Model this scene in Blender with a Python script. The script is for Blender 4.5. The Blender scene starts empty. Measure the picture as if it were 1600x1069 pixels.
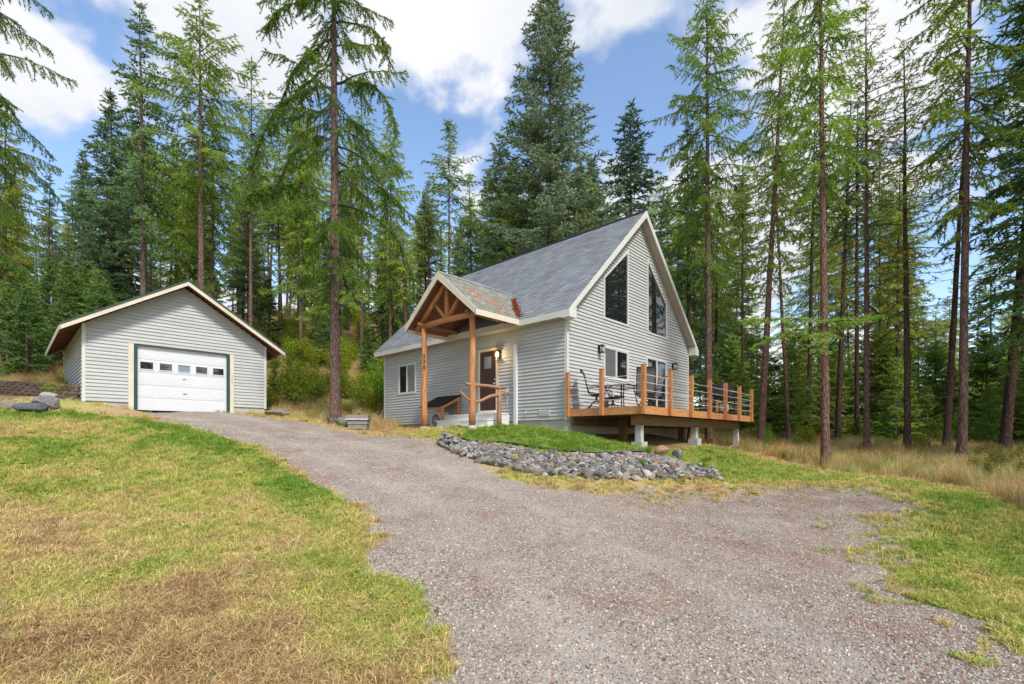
import bpy, bmesh, math, random
import numpy as np
from mathutils import Vector, Matrix, Euler
SC = bpy.context.scene
R = math.radians
rnd = random.Random(7)
rng = np.random.default_rng(11)

# ------------------------------------------------------------------ camera, light, exposure
cam_d = bpy.data.cameras.new('camera'); cam = bpy.data.objects.new('camera', cam_d)
SC.collection.objects.link(cam); SC.camera = cam
cam.location = (0, 0, 0); cam.rotation_euler = (R(90), 0, 0)
cam_d.sensor_width = 36; cam_d.lens = 36*748/1600; cam_d.shift_y = (684-534.5)/1600
cam_d.clip_start = .05; cam_d.clip_end = 600
SUN_EL, SUN_AZ = 48, 150            # azimuth clockwise from +Y: the sun stands behind the camera, a little to the right
sd = bpy.data.lights.new('sun', 'SUN'); so = bpy.data.objects.new('sun', sd); SC.collection.objects.link(so)
sd.energy = 2.3; sd.angle = R(10); sd.color = (1, .95, .87)
az, el = R(SUN_AZ), R(SUN_EL)
sv = Vector((math.sin(az)*math.cos(el), math.cos(az)*math.cos(el), math.sin(el)))
so.rotation_euler = sv.to_track_quat('Z', 'Y').to_euler(); so.location = sv*100
SC.view_settings.view_transform = 'Standard'; SC.view_settings.look = 'None'
SC.view_settings.gamma = 1; SC.view_settings.exposure = .92; SC.view_settings.use_curve_mapping = False
SC.render.engine = 'CYCLES'
SC.cycles.max_bounces = 6; SC.cycles.diffuse_bounces = 3; SC.cycles.glossy_bounces = 3
SC.cycles.transmission_bounces = 4; SC.cycles.transparent_max_bounces = 8
SC.cycles.use_denoising = True

world = bpy.data.worlds.new('World'); SC.world = world; world.use_nodes = True
nt = world.node_tree; nt.nodes.clear()
def N(t, ty, **k):
    n = t.nodes.new(ty)
    for a, v in k.items(): setattr(n, a, v)
    return n
def L(t, a, b): t.links.new(a, b)
sky = N(nt, 'ShaderNodeTexSky', sky_type='NISHITA'); sky.sun_disc = False
sky.sun_elevation = el; sky.sun_rotation = az; sky.air_density = 1.0; sky.dust_density = .6; sky.ozone_density = 1.6
tc = N(nt, 'ShaderNodeTexCoord'); sep = N(nt, 'ShaderNodeSeparateXYZ'); L(nt, tc.outputs['Generated'], sep.inputs[0])
zc = N(nt, 'ShaderNodeMath', operation='MAXIMUM'); L(nt, sep.outputs['Z'], zc.inputs[0]); zc.inputs[1].default_value = 0
zz = N(nt, 'ShaderNodeMath', operation='ADD'); L(nt, zc.outputs[0], zz.inputs[0]); zz.inputs[1].default_value = .42
zm = N(nt, 'ShaderNodeMath', operation='MAXIMUM'); L(nt, zz.outputs[0], zm.inputs[0]); zm.inputs[1].default_value = .05
dx = N(nt, 'ShaderNodeMath', operation='DIVIDE'); L(nt, sep.outputs['X'], dx.inputs[0]); L(nt, zm.outputs[0], dx.inputs[1])
dy = N(nt, 'ShaderNodeMath', operation='DIVIDE'); L(nt, sep.outputs['Y'], dy.inputs[0]); L(nt, zm.outputs[0], dy.inputs[1])
cmb = N(nt, 'ShaderNodeCombineXYZ'); L(nt, dx.outputs[0], cmb.inputs[0]); L(nt, dy.outputs[0], cmb.inputs[1])
mp = N(nt, 'ShaderNodeMapping'); L(nt, cmb.outputs[0], mp.inputs[0]); mp.inputs['Location'].default_value = (4.8, -.05, 0)
n1 = N(nt, 'ShaderNodeTexNoise'); n1.inputs['Scale'].default_value = 2.7; n1.inputs['Detail'].default_value = 9; n1.inputs['Roughness'].default_value = .5; n1.inputs['Distortion'].default_value = .1
L(nt, mp.outputs[0], n1.inputs['Vector'])
cr = N(nt, 'ShaderNodeValToRGB'); cr.color_ramp.elements[0].position = .485; cr.color_ramp.elements[1].position = .565
cr.color_ramp.interpolation = 'EASE'
L(nt, n1.outputs['Fac'], cr.inputs[0])
n2 = N(nt, 'ShaderNodeTexNoise'); n2.inputs['Scale'].default_value = 3.1; n2.inputs['Detail'].default_value = 6
L(nt, mp.outputs[0], n2.inputs['Vector'])
cc = N(nt, 'ShaderNodeValToRGB'); cc.color_ramp.elements[0].position = .3; cc.color_ramp.elements[0].color = (.60, .64, .70, 1)
cc.color_ramp.elements[1].position = .62; cc.color_ramp.elements[1].color = (.80, .80, .82, 1)
L(nt, n2.outputs['Fac'], cc.inputs[0])
bg1 = N(nt, 'ShaderNodeBackground'); bg1.inputs['Strength'].default_value = .15; L(nt, sky.outputs[0], bg1.inputs[0])
bg2 = N(nt, 'ShaderNodeBackground'); bg2.inputs['Strength'].default_value = .68; L(nt, cc.outputs[0], bg2.inputs[0])
mx = N(nt, 'ShaderNodeMixShader'); L(nt, cr.outputs[0], mx.inputs[0]); L(nt, bg1.outputs[0], mx.inputs[1]); L(nt, bg2.outputs[0], mx.inputs[2])
wo = N(nt, 'ShaderNodeOutputWorld'); L(nt, mx.outputs[0], wo.inputs[0])

# ------------------------------------------------------------------ tags and helpers
def link(o): SC.collection.objects.link(o); return o
def tag(o, label=None, cat=None, group=None, kind=None):
    if label: o['label'] = label
    if cat: o['category'] = cat
    if group: o['group'] = group
    if kind: o['kind'] = kind
    return o
def thing(name, label, cat, loc=(0, 0, 0), rz=0, group=None):
    o = link(bpy.data.objects.new(name, None)); o.location = loc; o.rotation_euler = (0, 0, rz)
    o.empty_display_size = .2
    return tag(o, label, cat, group)
def place(name, me, parent=None, loc=(0, 0, 0), rot=(0, 0, 0), scale=(1, 1, 1)):
    o = link(bpy.data.objects.new(name, me)); o.location = loc; o.rotation_euler = rot; o.scale = scale
    if parent: o.parent = parent
    return o
class MB:
    def __init__(s): s.v = []; s.f = []; s.m = []
    def add(s, vs, fs, mi=0):
        b = len(s.v); s.v += [tuple(v) for v in vs]; s.f += [tuple(b+i for i in f) for f in fs]; s.m += [mi]*len(fs); return s
    def box(s, x0, x1, y0, y1, z0, z1, mi=0):
        vs = [(x, y, z) for z in (z0, z1) for y in (y0, y1) for x in (x0, x1)]
        return s.add(vs, [(0, 2, 3, 1), (4, 5, 7, 6), (0, 1, 5, 4), (2, 6, 7, 3), (0, 4, 6, 2), (1, 3, 7, 5)], mi)
    def bar(s, a, b, w, h, mi=0, up=(0, 0, 1)):
        a = Vector(a); b = Vector(b); d = (b-a).normalized(); u = Vector(up)
        if abs(d.dot(u)) > .98: u = Vector((1, 0, 0))
        x = d.cross(u).normalized()*w/2; y = x.cross(d).normalized()*h/2
        vs = [p+i*x+j*y for p in (a, b) for i, j in ((-1, -1), (1, -1), (1, 1), (-1, 1))]
        return s.add(vs, [(3, 2, 1, 0), (4, 5, 6, 7), (0, 1, 5, 4), (1, 2, 6, 5), (2, 3, 7, 6), (3, 0, 4, 7)], mi)
    def tube(s, pts, rad, n=8, mi=0):
        pts = [Vector(p) for p in pts]
        if not isinstance(rad, (list, tuple)): rad = [rad]*len(pts)
        vs = []; px = None
        for i, p in enumerate(pts):
            d = (pts[min(i+1, len(pts)-1)]-pts[max(i-1, 0)]).normalized()
            if px is None: px = d.orthogonal().normalized()
            px = (px-d*px.dot(d)).normalized(); py = d.cross(px)
            for k in range(n):
                a = 2*math.pi*k/n; vs.append(p+(px*math.cos(a)+py*math.sin(a))*rad[i])
        fs = []
        for i in range(len(pts)-1):
            for k in range(n):
                k2 = (k+1) % n; fs.append((i*n+k, i*n+k2, (i+1)*n+k2, (i+1)*n+k))
        fs.append(tuple(range(n))[::-1]); fs.append(tuple((len(pts)-1)*n+k for k in range(n)))
        return s.add(vs, fs, mi)
    def poly(s, pts, t, mi=0):
        """closed slab: polygon pts (3-D, planar) pushed by vector t"""
        n = len(pts); t = Vector(t); vs = [Vector(p) for p in pts]; vs += [v+t for v in vs]
        return s.add(vs, [tuple(range(n))[::-1], tuple(range(n, 2*n))]+[(i, (i+1) % n, n+(i+1) % n, n+i) for i in range(n)], mi)
    def mesh(s, name, mats, smooth=False):
        me = bpy.data.meshes.new(name); me.from_pydata(s.v, [], s.f)
        for m in (mats if isinstance(mats, (list, tuple)) else [mats]): me.materials.append(m)
        me.polygons.foreach_set('material_index', s.m)
        bm = bmesh.new(); bm.from_mesh(me); bmesh.ops.recalc_face_normals(bm, faces=bm.faces); bm.to_mesh(me); bm.free()
        if smooth: me.polygons.foreach_set('use_smooth', [True]*len(me.polygons))
        me.update(); return me
    def build(s, name, mats, parent=None, smooth=False, **k): return place(name, s.mesh(name, mats, smooth), parent, **k)
def npmesh(name, verts, faces, mats, mi=None, cols=None, smooth=False):
    """verts (n,3), faces (m,k) arrays"""
    me = bpy.data.meshes.new(name); k = faces.shape[1]
    me.vertices.add(len(verts)); me.vertices.foreach_set('co', verts.astype(np.float32).ravel())
    me.loops.add(faces.size); me.loops.foreach_set('vertex_index', faces.astype(np.int32).ravel())
    me.polygons.add(len(faces)); me.polygons.foreach_set('loop_start', np.arange(0, faces.size, k, dtype=np.int32))
    if mi is not None: me.polygons.foreach_set('material_index', mi.astype(np.int32))
    for m in mats: me.materials.append(m)
    if cols is not None:
        a = me.attributes.new('tone', 'FLOAT_COLOR', 'POINT'); a.data.foreach_set('color', cols.astype(np.float32).ravel())
    if smooth: me.polygons.foreach_set('use_smooth', np.ones(len(faces), bool))
    me.update(calc_edges=True); me.validate(); return me

# ------------------------------------------------------------------ materials
def newmat(name):
    m = bpy.data.materials.new(name); m.use_nodes = True; t = m.node_tree
    return m, t, t.nodes['Principled BSDF']
def mat(name, c1, c2=None, rough=.7, scale=6, stretch=(1, 1, 1), bump=0, bscale=None, metal=0, spec=.3, island=0, objcol=False, detail=6, fine=0, coat=0):
    m, t, p = newmat(name); c2 = c2 or tuple(x*.8 for x in c1)
    p.inputs['Roughness'].default_value = rough; p.inputs['Metallic'].default_value = metal
    p.inputs['Specular IOR Level'].default_value = spec; p.inputs['Coat Weight'].default_value = coat
    co = N(t, 'ShaderNodeTexCoord'); mpn = N(t, 'ShaderNodeMapping'); mpn.inputs['Scale'].default_value = stretch
    L(t, co.outputs['Object'], mpn.inputs[0])
    oi = N(t, 'ShaderNodeObjectInfo')
    jit = N(t, 'ShaderNodeVectorMath', operation='SCALE'); jit.inputs[0].default_value = (13, 7, 5); L(t, oi.outputs['Random'], jit.inputs['Scale'])
    L(t, jit.outputs[0], mpn.inputs['Location'])
    nz = N(t, 'ShaderNodeTexNoise'); nz.inputs['Scale'].default_value = scale; nz.inputs['Detail'].default_value = detail; nz.inputs['Roughness'].default_value = .6
    L(t, mpn.outputs[0], nz.inputs['Vector'])
    rp = N(t, 'ShaderNodeValToRGB'); rp.color_ramp.elements[0].position = .3; rp.color_ramp.elements[1].position = .7
    rp.color_ramp.elements[0].color = (*c2, 1); rp.color_ramp.elements[1].color = (*c1, 1); L(t, nz.outputs['Fac'], rp.inputs[0])
    out = rp.outputs[0]
    if island:
        g = N(t, 'ShaderNodeNewGeometry'); mr = N(t, 'ShaderNodeMapRange'); mr.inputs[3].default_value = 1-island; mr.inputs[4].default_value = 1+island*.6
        L(t, g.outputs['Random Per Island'], mr.inputs[0]); vm = N(t, 'ShaderNodeVectorMath', operation='SCALE')
        L(t, out, vm.inputs[0]); L(t, mr.outputs[0], vm.inputs['Scale']); out = vm.outputs[0]
    if fine:
        f = N(t, 'ShaderNodeTexNoise'); f.inputs['Scale'].default_value = 60; f.inputs['Detail'].default_value = 3; L(t, co.outputs['Object'], f.inputs['Vector'])
        mr = N(t, 'ShaderNodeMapRange'); mr.inputs[1].default_value = .3; mr.inputs[2].default_value = .7; mr.inputs[3].default_value = 1-fine; mr.inputs[4].default_value = 1+fine
        L(t, f.outputs['Fac'], mr.inputs[0]); vm = N(t, 'ShaderNodeVectorMath', operation='SCALE')
        L(t, out, vm.inputs[0]); L(t, mr.outputs[0], vm.inputs['Scale']); out = vm.outputs[0]
    if objcol:
        mm = N(t, 'ShaderNodeVectorMath', operation='MULTIPLY'); L(t, out, mm.inputs[0]); L(t, oi.outputs['Color'], mm.inputs[1]); out = mm.outputs[0]
    L(t, out, p.inputs['Base Color'])
    if bump:
        b = N(t, 'ShaderNodeBump'); b.inputs['Strength'].default_value = bump; b.inputs['Distance'].default_value = .02
        nb = N(t, 'ShaderNodeTexNoise'); nb.inputs['Scale'].default_value = bscale or scale*4; nb.inputs['Detail'].default_value = 5
        L(t, mpn.outputs[0], nb.inputs['Vector']); L(t, nb.outputs['Fac'], b.inputs['Height']); L(t, b.outputs[0], p.inputs['Normal'])
    return m
M = {}
M['siding'] = mat('siding vinyl', (.455, .46, .45), (.41, .415, .405), .55, 1.3, (1, 1, 4), bump=.05, bscale=40, fine=.03, objcol=True)
M['trim'] = mat('trim pale', (.60, .60, .56), (.52, .52, .48), .5, 2, fine=.03)
M['cream'] = mat('cream trim', (.66, .60, .47), (.56, .50, .39), .55, 2, fine=.04)
M['white'] = mat('white enamel', (.64, .65, .67), (.59, .60, .62), .4, 1.5)
M['white_dirty'] = mat('white painted steps', (.74, .73, .70), (.58, .57, .54), .65, 3, fine=.06)
M['green_trim'] = mat('dark green trim', (.03, .075, .07), (.02, .055, .05), .5, 4)
M['soffit'] = mat('soffit tan', (.42, .37, .31), (.34, .30, .25), .7, 3)
M['soffit_brown'] = mat('brown soffit boards', (.22, .10, .06), (.14, .065, .04), .7, 5, (1, 6, 1))
M['cedar'] = mat('orange stained cedar', (.56, .26, .105), (.33, .125, .045), .55, 3, (8, 8, .8), bump=.3, bscale=8, spec=.3, fine=.12)
M['cedar_h'] = mat('orange stained cedar boards', (.58, .28, .115), (.36, .145, .055), .55, 4, (1, 1, 6), bump=.25, bscale=10, fine=.12)
M['rough_log'] = mat('peeled log rail', (.42, .23, .14), (.24, .12, .07), .6, 7, (3, 3, 3), bump=.3, bscale=20)
M['old_wood'] = mat('weathered beam', (.26, .15, .07), (.13, .08, .045), .8, 3, (1, 6, 6), bump=.3, bscale=16)
M['grey_wood'] = mat('grey weathered wood', (.30, .27, .25), (.17, .15, .14), .85, 4, (2, 2, 10), bump=.4, bscale=14)
M['concrete'] = mat('concrete', (.47, .45, .40), (.34, .33, .29), .85, 4, bump=.2, bscale=50, fine=.06)
M['concrete_light'] = mat('pale concrete pier', (.52, .50, .45), (.33, .32, .28), .85, 5, bump=.25, bscale=40, fine=.08)
M['shingle'] = mat('grey asphalt shingle', (.245, .26, .285), (.185, .195, .215), .9, 1.5, bump=.4, bscale=90, island=.16, fine=.2)
M['felt'] = mat('black roofing felt', (.02, .022, .025), (.012, .013, .015), .9, 10, bump=.3)
M['metal_roof'] = mat('dark green roof shingles', (.06, .085, .075), (.035, .05, .045), .75, 3, fine=.15)
M['door'] = mat('dark red brown door', (.060, .018, .013), (.04, .012, .010), .35, 3, spec=.5)
M['black'] = mat('black metal', (.012, .012, .014), None, .4, 5, spec=.5)
M['black_gloss'] = mat('black enamel hood', (.012, .012, .014), None, .12, 5, spec=.7, coat=.5)
M['steel'] = mat('steel cable', (.72, .74, .76), None, .35, 5, metal=.35)
M['sling'] = mat('grey brown sling fabric', (.16, .145, .135), (.12, .11, .10), .75, 9, bump=.2, bscale=200)
M['pale_sling'] = mat('pale sun bleached fabric', (.36, .34, .38), (.29, .27, .31), .8, 9, bump=.2, bscale=200)
M['block'] = mat('retaining wall block', (.19, .135, .10), (.10, .075, .06), .9, 9, bump=.6, bscale=40, objcol=True, fine=.15)
M['rock'] = mat('field stone', (.26, .25, .235), (.11, .105, .10), .8, 7, bump=.5, bscale=25, objcol=True, fine=.15)
M['ac_case'] = mat('ivory case', (.62, .61, .56), (.55, .54, .49), .5, 3)
M['glass'], t_, p_ = newmat('window glass')
p_.inputs['Base Color'].default_value = (.012, .014, .016, 1); p_.inputs['Roughness'].default_value = .02; p_.inputs['Specular IOR Level'].default_value = .5; p_.inputs['IOR'].default_value = 2.3; p_.inputs['Coat Weight'].default_value = 0; p_.inputs['Coat Roughness'].default_value = .02
M['door_glass'], t_, p_ = newmat('patterned door glass')
p_.inputs['Base Color'].default_value = (.20, .24, .28, 1); p_.inputs['Roughness'].default_value = .15; p_.inputs['Specular IOR Level'].default_value = .8
M['blind'] = mat('window blind behind glass', (.13, .13, .135), (.10, .10, .105), .15, 3, spec=.8)
M['lamp_glass'], t_, p_ = newmat('lit lamp glass')
p_.inputs['Base Color'].default_value = (.9, .7, .4, 1); p_.inputs['Emission Color'].default_value = (1, .62, .22, 1); p_.inputs['Emission Strength'].default_value = 2.2
M['clear_glass'], t_, p_ = newmat('seeded lamp glass')
p_.inputs['Base Color'].default_value = (.45, .45, .40, 1); p_.inputs['Roughness'].default_value = .12
M['digit'] = mat('black house number', (.02, .015, .012), None, .5)
# porch shingles: moss and fallen needles lie on the grey tabs
def porch_shingle():
    m, t, p = newmat('mossy shingle'); p.inputs['Roughness'].default_value = .9
    co = N(t, 'ShaderNodeTexCoord'); g = N(t, 'ShaderNodeNewGeometry')
    def noise(s, d=5):
        n = N(t, 'ShaderNodeTexNoise'); n.inputs['Scale'].default_value = s; n.inputs['Detail'].default_value = d; L(t, co.outputs['Object'], n.inputs['Vector']); return n.outputs['Fac']
    def ramp(f, a, b):
        r = N(t, 'ShaderNodeMapRange'); r.inputs[1].default_value = a; r.inputs[2].default_value = b; L(t, f, r.inputs[0]); return r.outputs[0]
    def mix(f, a, b):
        x = N(t, 'ShaderNodeMix', data_type='RGBA'); L(t, f, x.inputs[0])
        for s, v in ((6, a), (7, b)):
            if isinstance(v, tuple): x.inputs[s].default_value = (*v, 1)
            else: L(t, v, x.inputs[s])
        return x.outputs[2]
    c = mix(g.outputs['Random Per Island'], (.20, .21, .20), (.36, .37, .36))
    c = mix(ramp(noise(7), .48, .62), c, (.16, .17, .06))
    c = mix(ramp(noise(5.5), .68, .76), c, (.30, .15, .09))
    c = mix(ramp(noise(30), .35, .8), c, (.25, .24, .2))
    L(t, c, p.inputs['Base Color']); b = N(t, 'ShaderNodeBump'); b.inputs['Strength'].default_value = .5; b.inputs['Distance'].default_value = .02
    L(t, noise(60), b.inputs['Height']); L(t, b.outputs[0], p.inputs['Normal']); return m
M['mossy'] = porch_shingle()
M['needle_litter'] = mat('fallen orange needles', (.62, .24, .11), (.42, .15, .07), .9, 30, bump=1, bscale=90)
# bark
def bark(name, c1, c2, c3):
    m, t, p = newmat(name); p.inputs['Roughness'].default_value = .9; p.inputs['Specular IOR Level'].default_value = .15
    co = N(t, 'ShaderNodeTexCoord'); mpn = N(t, 'ShaderNodeMapping'); mpn.inputs['Scale'].default_value = (17, 17, 2.4); L(t, co.outputs['Object'], mpn.inputs[0])
    oi = N(t, 'ShaderNodeObjectInfo'); jit = N(t, 'ShaderNodeVectorMath', operation='SCALE'); jit.inputs[0].default_value = (13, 7, 25); L(t, oi.outputs['Random'], jit.inputs['Scale']); L(t, jit.outputs[0], mpn.inputs['Location'])
    v = N(t, 'ShaderNodeTexVoronoi', feature='DISTANCE_TO_EDGE'); v.inputs['Scale'].default_value = 1.6; L(t, mpn.outputs[0], v.inputs['Vector'])
    n = N(t, 'ShaderNodeTexNoise'); n.inputs['Scale'].default_value = 2.2; n.inputs['Detail'].default_value = 8; n.inputs['Roughness'].default_value = .7; L(t, mpn.outputs[0], n.inputs['Vector'])
    r = N(t, 'ShaderNodeValToRGB'); e = r.color_ramp.elements; e[0].position = .32; e[0].color = (*c2, 1); e[1].position = .68; e[1].color = (*c1, 1)
    k = r.color_ramp.elements.new(.52); k.color = (*c3, 1); L(t, n.outputs['Fac'], r.inputs[0])
    mr = N(t, 'ShaderNodeMapRange'); mr.inputs[2].default_value = .16; mr.inputs[3].default_value = .42; L(t, v.outputs['Distance'], mr.inputs[0])
    vm = N(t, 'ShaderNodeVectorMath', operation='SCALE'); L(t, r.outputs[0], vm.inputs[0]); L(t, mr.outputs[0], vm.inputs['Scale'])
    mm = N(t, 'ShaderNodeVectorMath', operation='MULTIPLY'); L(t, vm.outputs[0], mm.inputs[0]); L(t, oi.outputs['Color'], mm.inputs[1]); L(t, mm.outputs[0], p.inputs['Base Color'])
    ad = N(t, 'ShaderNodeMath', operation='ADD'); L(t, mr.outputs[0], ad.inputs[0]); L(t, n.outputs['Fac'], ad.inputs[1])
    b = N(t, 'ShaderNodeBump'); b.inputs['Strength'].default_value = 1; b.inputs['Distance'].default_value = .05; L(t, ad.outputs[0], b.inputs['Height']); L(t, b.outputs[0], p.inputs['Normal'])
    return m
M['bark'] = bark('larch bark', (.44, .34, .30), (.12, .075, .06), (.27, .175, .14))
# foliage: leaf tone varies leaf by leaf; each tree has its own tint
def foliage(name, c1, c2, c3, trans=.3, inst=False):
    m, t, p = newmat(name); t.nodes.remove(p); out = t.nodes['Material Output']
    at = N(t, 'ShaderNodeAttribute'); at.attribute_name = 'col' if inst else 'tone'
    if inst:
        at.attribute_type = 'INSTANCER'; bt = N(t, 'ShaderNodeAttribute'); bt.attribute_name = 'tone'; mm = N(t, 'ShaderNodeVectorMath', operation='MULTIPLY'); L(t, at.outputs['Color'], mm.inputs[0]); L(t, bt.outputs['Color'], mm.inputs[1]); col = mm.outputs[0]
    else:
        sp = N(t, 'ShaderNodeSeparateColor'); L(t, at.outputs['Color'], sp.inputs[0])
        r = N(t, 'ShaderNodeValToRGB'); e = r.color_ramp.elements; e[0].position = 0; e[0].color = (*c1, 1); e[1].position = .93; e[1].color = (*c2, 1)
        k = e.new(1.0); k.color = (*c3, 1); L(t, sp.outputs[0], r.inputs[0])
        oi = N(t, 'ShaderNodeObjectInfo'); mm = N(t, 'ShaderNodeVectorMath', operation='MULTIPLY'); L(t, r.outputs[0], mm.inputs[0]); L(t, oi.outputs['Color'], mm.inputs[1]); col = mm.outputs[0]
    d = N(t, 'ShaderNodeBsdfDiffuse'); tr = N(t, 'ShaderNodeBsdfTranslucent'); L(t, col, d.inputs[0]); L(t, col, tr.inputs[0])
    x = N(t, 'ShaderNodeMixShader'); x.inputs[0].default_value = trans; L(t, d.outputs[0], x.inputs[1]); L(t, tr.outputs[0], x.inputs[2])
    L(t, x.outputs[0], out.inputs[0]); return m
M['larch'] = foliage('larch needles', (.12, .19, .035), (.50, .58, .14), (.58, .38, .09), .45)
M['fir'] = foliage('fir needles', (.10, .155, .085), (.26, .34, .19), (.26, .2, .08), .3)
M['young'] = foliage('young fir needles', (.085, .14, .045), (.24, .35, .10), (.2, .25, .09), .3)
M['bush'] = foliage('shrub leaves', (.10, .16, .035), (.30, .34, .07), (.5, .33, .07), .4)
M['grassmat'] = foliage('grass blades', None, None, None, .3, inst=True)
M['twig'] = mat('twig bark', (.10, .07, .05), (.045, .035, .028), .9, 20)

# ------------------------------------------------------------------ terrain
GP = np.array([(-3.102,2.9,-1.493),(0,2.9,-1.493),(3.102,2.9,-1.516),(0,5,-1.297),(0,8,-1.08),(-14.037,14,0.767),(-12.032,15,0.722),(-12.072,17.2,0.782),(-10.765,18.3,0.942),(-8.329,17.8,0.69),(-4.171,15.6,0.063),(-2.927,15.98,0.267),(-1.189,14.35,0.24),(-5.552,20.87,0.586),(-5.023,17,0.295),(-6.457,17.5,0.515),(-1.912,13,-0.104),(-1.263,13.5,0.072),(1.572,14,0.15),(0,12.2,-0.114),(1.578,11.8,-0.268),(3.102,11.6,-0.372),(-1.631,12.2,-0.31),(-0.594,11.1,-0.564),(0.429,10.7,-0.744),(1.404,10.5,-0.828),(2.781,10.4,-0.945),(4.251,10.6,-0.964),(3.529,13.2,-0.318),(6.037,15.9,-0.213),(8.772,18.8,-0.478),(6.417,12,-0.979),(9.171,14,-0.917),(13.356,18,-0.674),(10.428,20,-0.428),(13.628,14.5,-0.892),(16.364,18,-0.529),(17.455,17,-0.705),(19.091,28,-0.262),(7.273,8.5,-1.205),(4.492,4.2,-1.69),(7.273,6.8,-1.509),(10.695,10,-1.083),(-4.679,7,-1.086),(-8.021,7.5,-1.163),(-11.23,10.5,-0.084),(-7.687,11.5,-0.092),(-4.445,9.5,-0.711),(-7.219,22.5,1.324),(-8.984,28,3.519),(-13.476,42,9.77),(-24.332,26,4.31),(-25.668,24,3.979),(-13.73,15.31,1.15),(-14.3,16,1.24),(-15.6,16.3,1.36),(-18.6,17.2,1.5),(-14,15.9,1.2),(-25,19.5,1.6),(-16,19,2),(-18.6,18.2,2.05),(-25,21,2.2),(-18,21,2.3),(4.5,24,0.6),(8,20.8,-0.2),(5,18.5,0.2),(-12,24,2),(-9,19.5,0.95),(-4,24,1.6),(-30,40,8.5),(-12,60,15),(-40,60,16),(5,45,5),(5,60,9),(15,60,2),(20,40,0),(30,60,-0.5),(50,50,-0.5),(70,90,0),(30,90,0),(0,90,14),(-40,90,18),(-80,60,16),(-80,30,8),(-40,15,2.2),(-80,0,0),(-40,-20,-1),(0,-20,-2.2),(0,-5,-1.75),(40,-20,-2),(80,0,-1.5),(40,15,-0.9),(80,40,-0.5),(-10,-5,-1.7),(10,-5,-1.8),(-10,5,-0.75),(10,5,-1.5),(12,2,-1.65)]+[(-12.9, 16.2, .955), (-11.9, 17.2, .95), (-10.95, 18.2, .94)])
def fit(P, lam=.02):
    n = len(P); d = np.hypot(P[:, None, 0]-P[None, :, 0], P[:, None, 1]-P[None, :, 1]); K = np.sqrt(d*d+1.0)
    A = np.zeros((n+3, n+3)); A[:n, :n] = K-lam*np.eye(n); A[:n, n] = 1; A[:n, n+1:] = P[:, :2]; A[n, :n] = 1; A[n+1:, :n] = P[:, :2].T
    b = np.zeros(n+3); b[:n] = P[:, 2]; return np.linalg.solve(A, b)
GW = fit(GP)
def tz(x, y):
    x = np.asarray(x, float); y = np.asarray(y, float); r = GW[-3]+GW[-2]*x+GW[-1]*y
    for i in range(len(GP)): r = r+GW[i]*np.sqrt((x-GP[i, 0])**2+(y-GP[i, 1])**2+1.0)
    return r
def hz(x, y): return float(tz(np.array([x]), np.array([y]))[0])
def sdist(px, py, poly):
    """signed distance, positive inside"""
    P = np.array(poly); Q = np.roll(P, -1, 0); best = np.full(px.shape, 1e9); ins = np.zeros(px.shape, bool)
    for a, b in zip(P, Q):
        e = b-a; w0 = px-a[0]; w1 = py-a[1]; t = np.clip((w0*e[0]+w1*e[1])/(e@e+1e-12), 0, 1)
        best = np.minimum(best, (w0-t*e[0])**2+(w1-t*e[1])**2)
        c = ((a[1] > py) != (b[1] > py)) & (px < (b[0]-a[0])*(py-a[1])/(b[1]-a[1]+1e-12)+a[0]); ins ^= c
    d = np.sqrt(best); return np.where(ins, d, -d)
def vnoise(x, y, s, seed=0):
    x = x/s+seed*17.3; y = y/s+seed*5.7; xi = np.floor(x); yi = np.floor(y); fx = x-xi; fy = y-yi; fx = fx*fx*(3-2*fx); fy = fy*fy*(3-2*fy)
    h = lambda a, b: np.modf(np.abs(np.sin(a*127.1+b*311.7+seed*74.7)*43758.5453))[0]
    return (h(xi, yi)*(1-fx)+h(xi+1, yi)*fx)*(1-fy)+(h(xi, yi+1)*(1-fx)+h(xi+1, yi+1)*fx)*fy
def fbm(x, y, s, seed=0): return .5*vnoise(x, y, s, seed)+.27*vnoise(x, y, s/2.1, seed+1)+.15*vnoise(x, y, s/4.3, seed+2)+.08*vnoise(x, y, s/9, seed+3)
LE = [(-14.84, 13.88), (-13.8, 13.95), (-12.99, 14.3), (-11.88, 14.61), (-10.48, 14.2), (-7.85, 12.5), (-5.94, 11.11), (-4.82, 10.01), (-3.46, 8.61), (-2.25, 7.01), (-1.55, 5.81), (-1.58, 5.14), (-1.45, 4.6), (-1.15, 4.38), (-.80, 3.93), (-.66, 3.35), (-.62, 2.9), (-.3, 0), (-1, -6)]
LAWN = LE+[(-30, -6), (-30, 12), (-18, 13.2)]
DRIVE = [(-12.4, 16.0), (-12.05, 17.16), (-10.65, 18.3), (-8.13, 17.37), (-6.13, 16.38), (-4.1, 15.33), (-1.89, 12.88), (-.89, 11.11), (-.14, 10.25), (1.03, 9.62), (2.37, 9.84), (4.04, 10.06), (5.58, 10.44), (7.39, 11.05), (8.3, 10.35), (7.24, 8.33), (5.9, 7.1), (5.0, 5.8), (4.6, 4.66), (4.35, 3.81), (4.25, 3.35), (4.3, 0), (4.5, -8), (-1.2, -8)]+LE[::-1][1:15]
EDGE = [(-1.55, 13.3), (-1.22, 12.78), (-.76, 12.38), (.44, 11.74), (1.55, 11.53), (2.48, 11.5), (3.3, 11.75), (3.9, 12.4)]
ROCKBOT = [(-1.81, 12.86), (-1.24, 11.62), (-.58, 10.79), (.42, 10.45), (1.38, 10.28), (2.77, 10.32), (4.45, 10.73)]
ISLAND = EDGE+[(3.3, 13.2), (1.7, 14.05), (-.3, 15.6), (-1.0, 14.5)]
BANK = EDGE[:-1]+[(4.6, 11.6)]+ROCKBOT[::-1]
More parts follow.
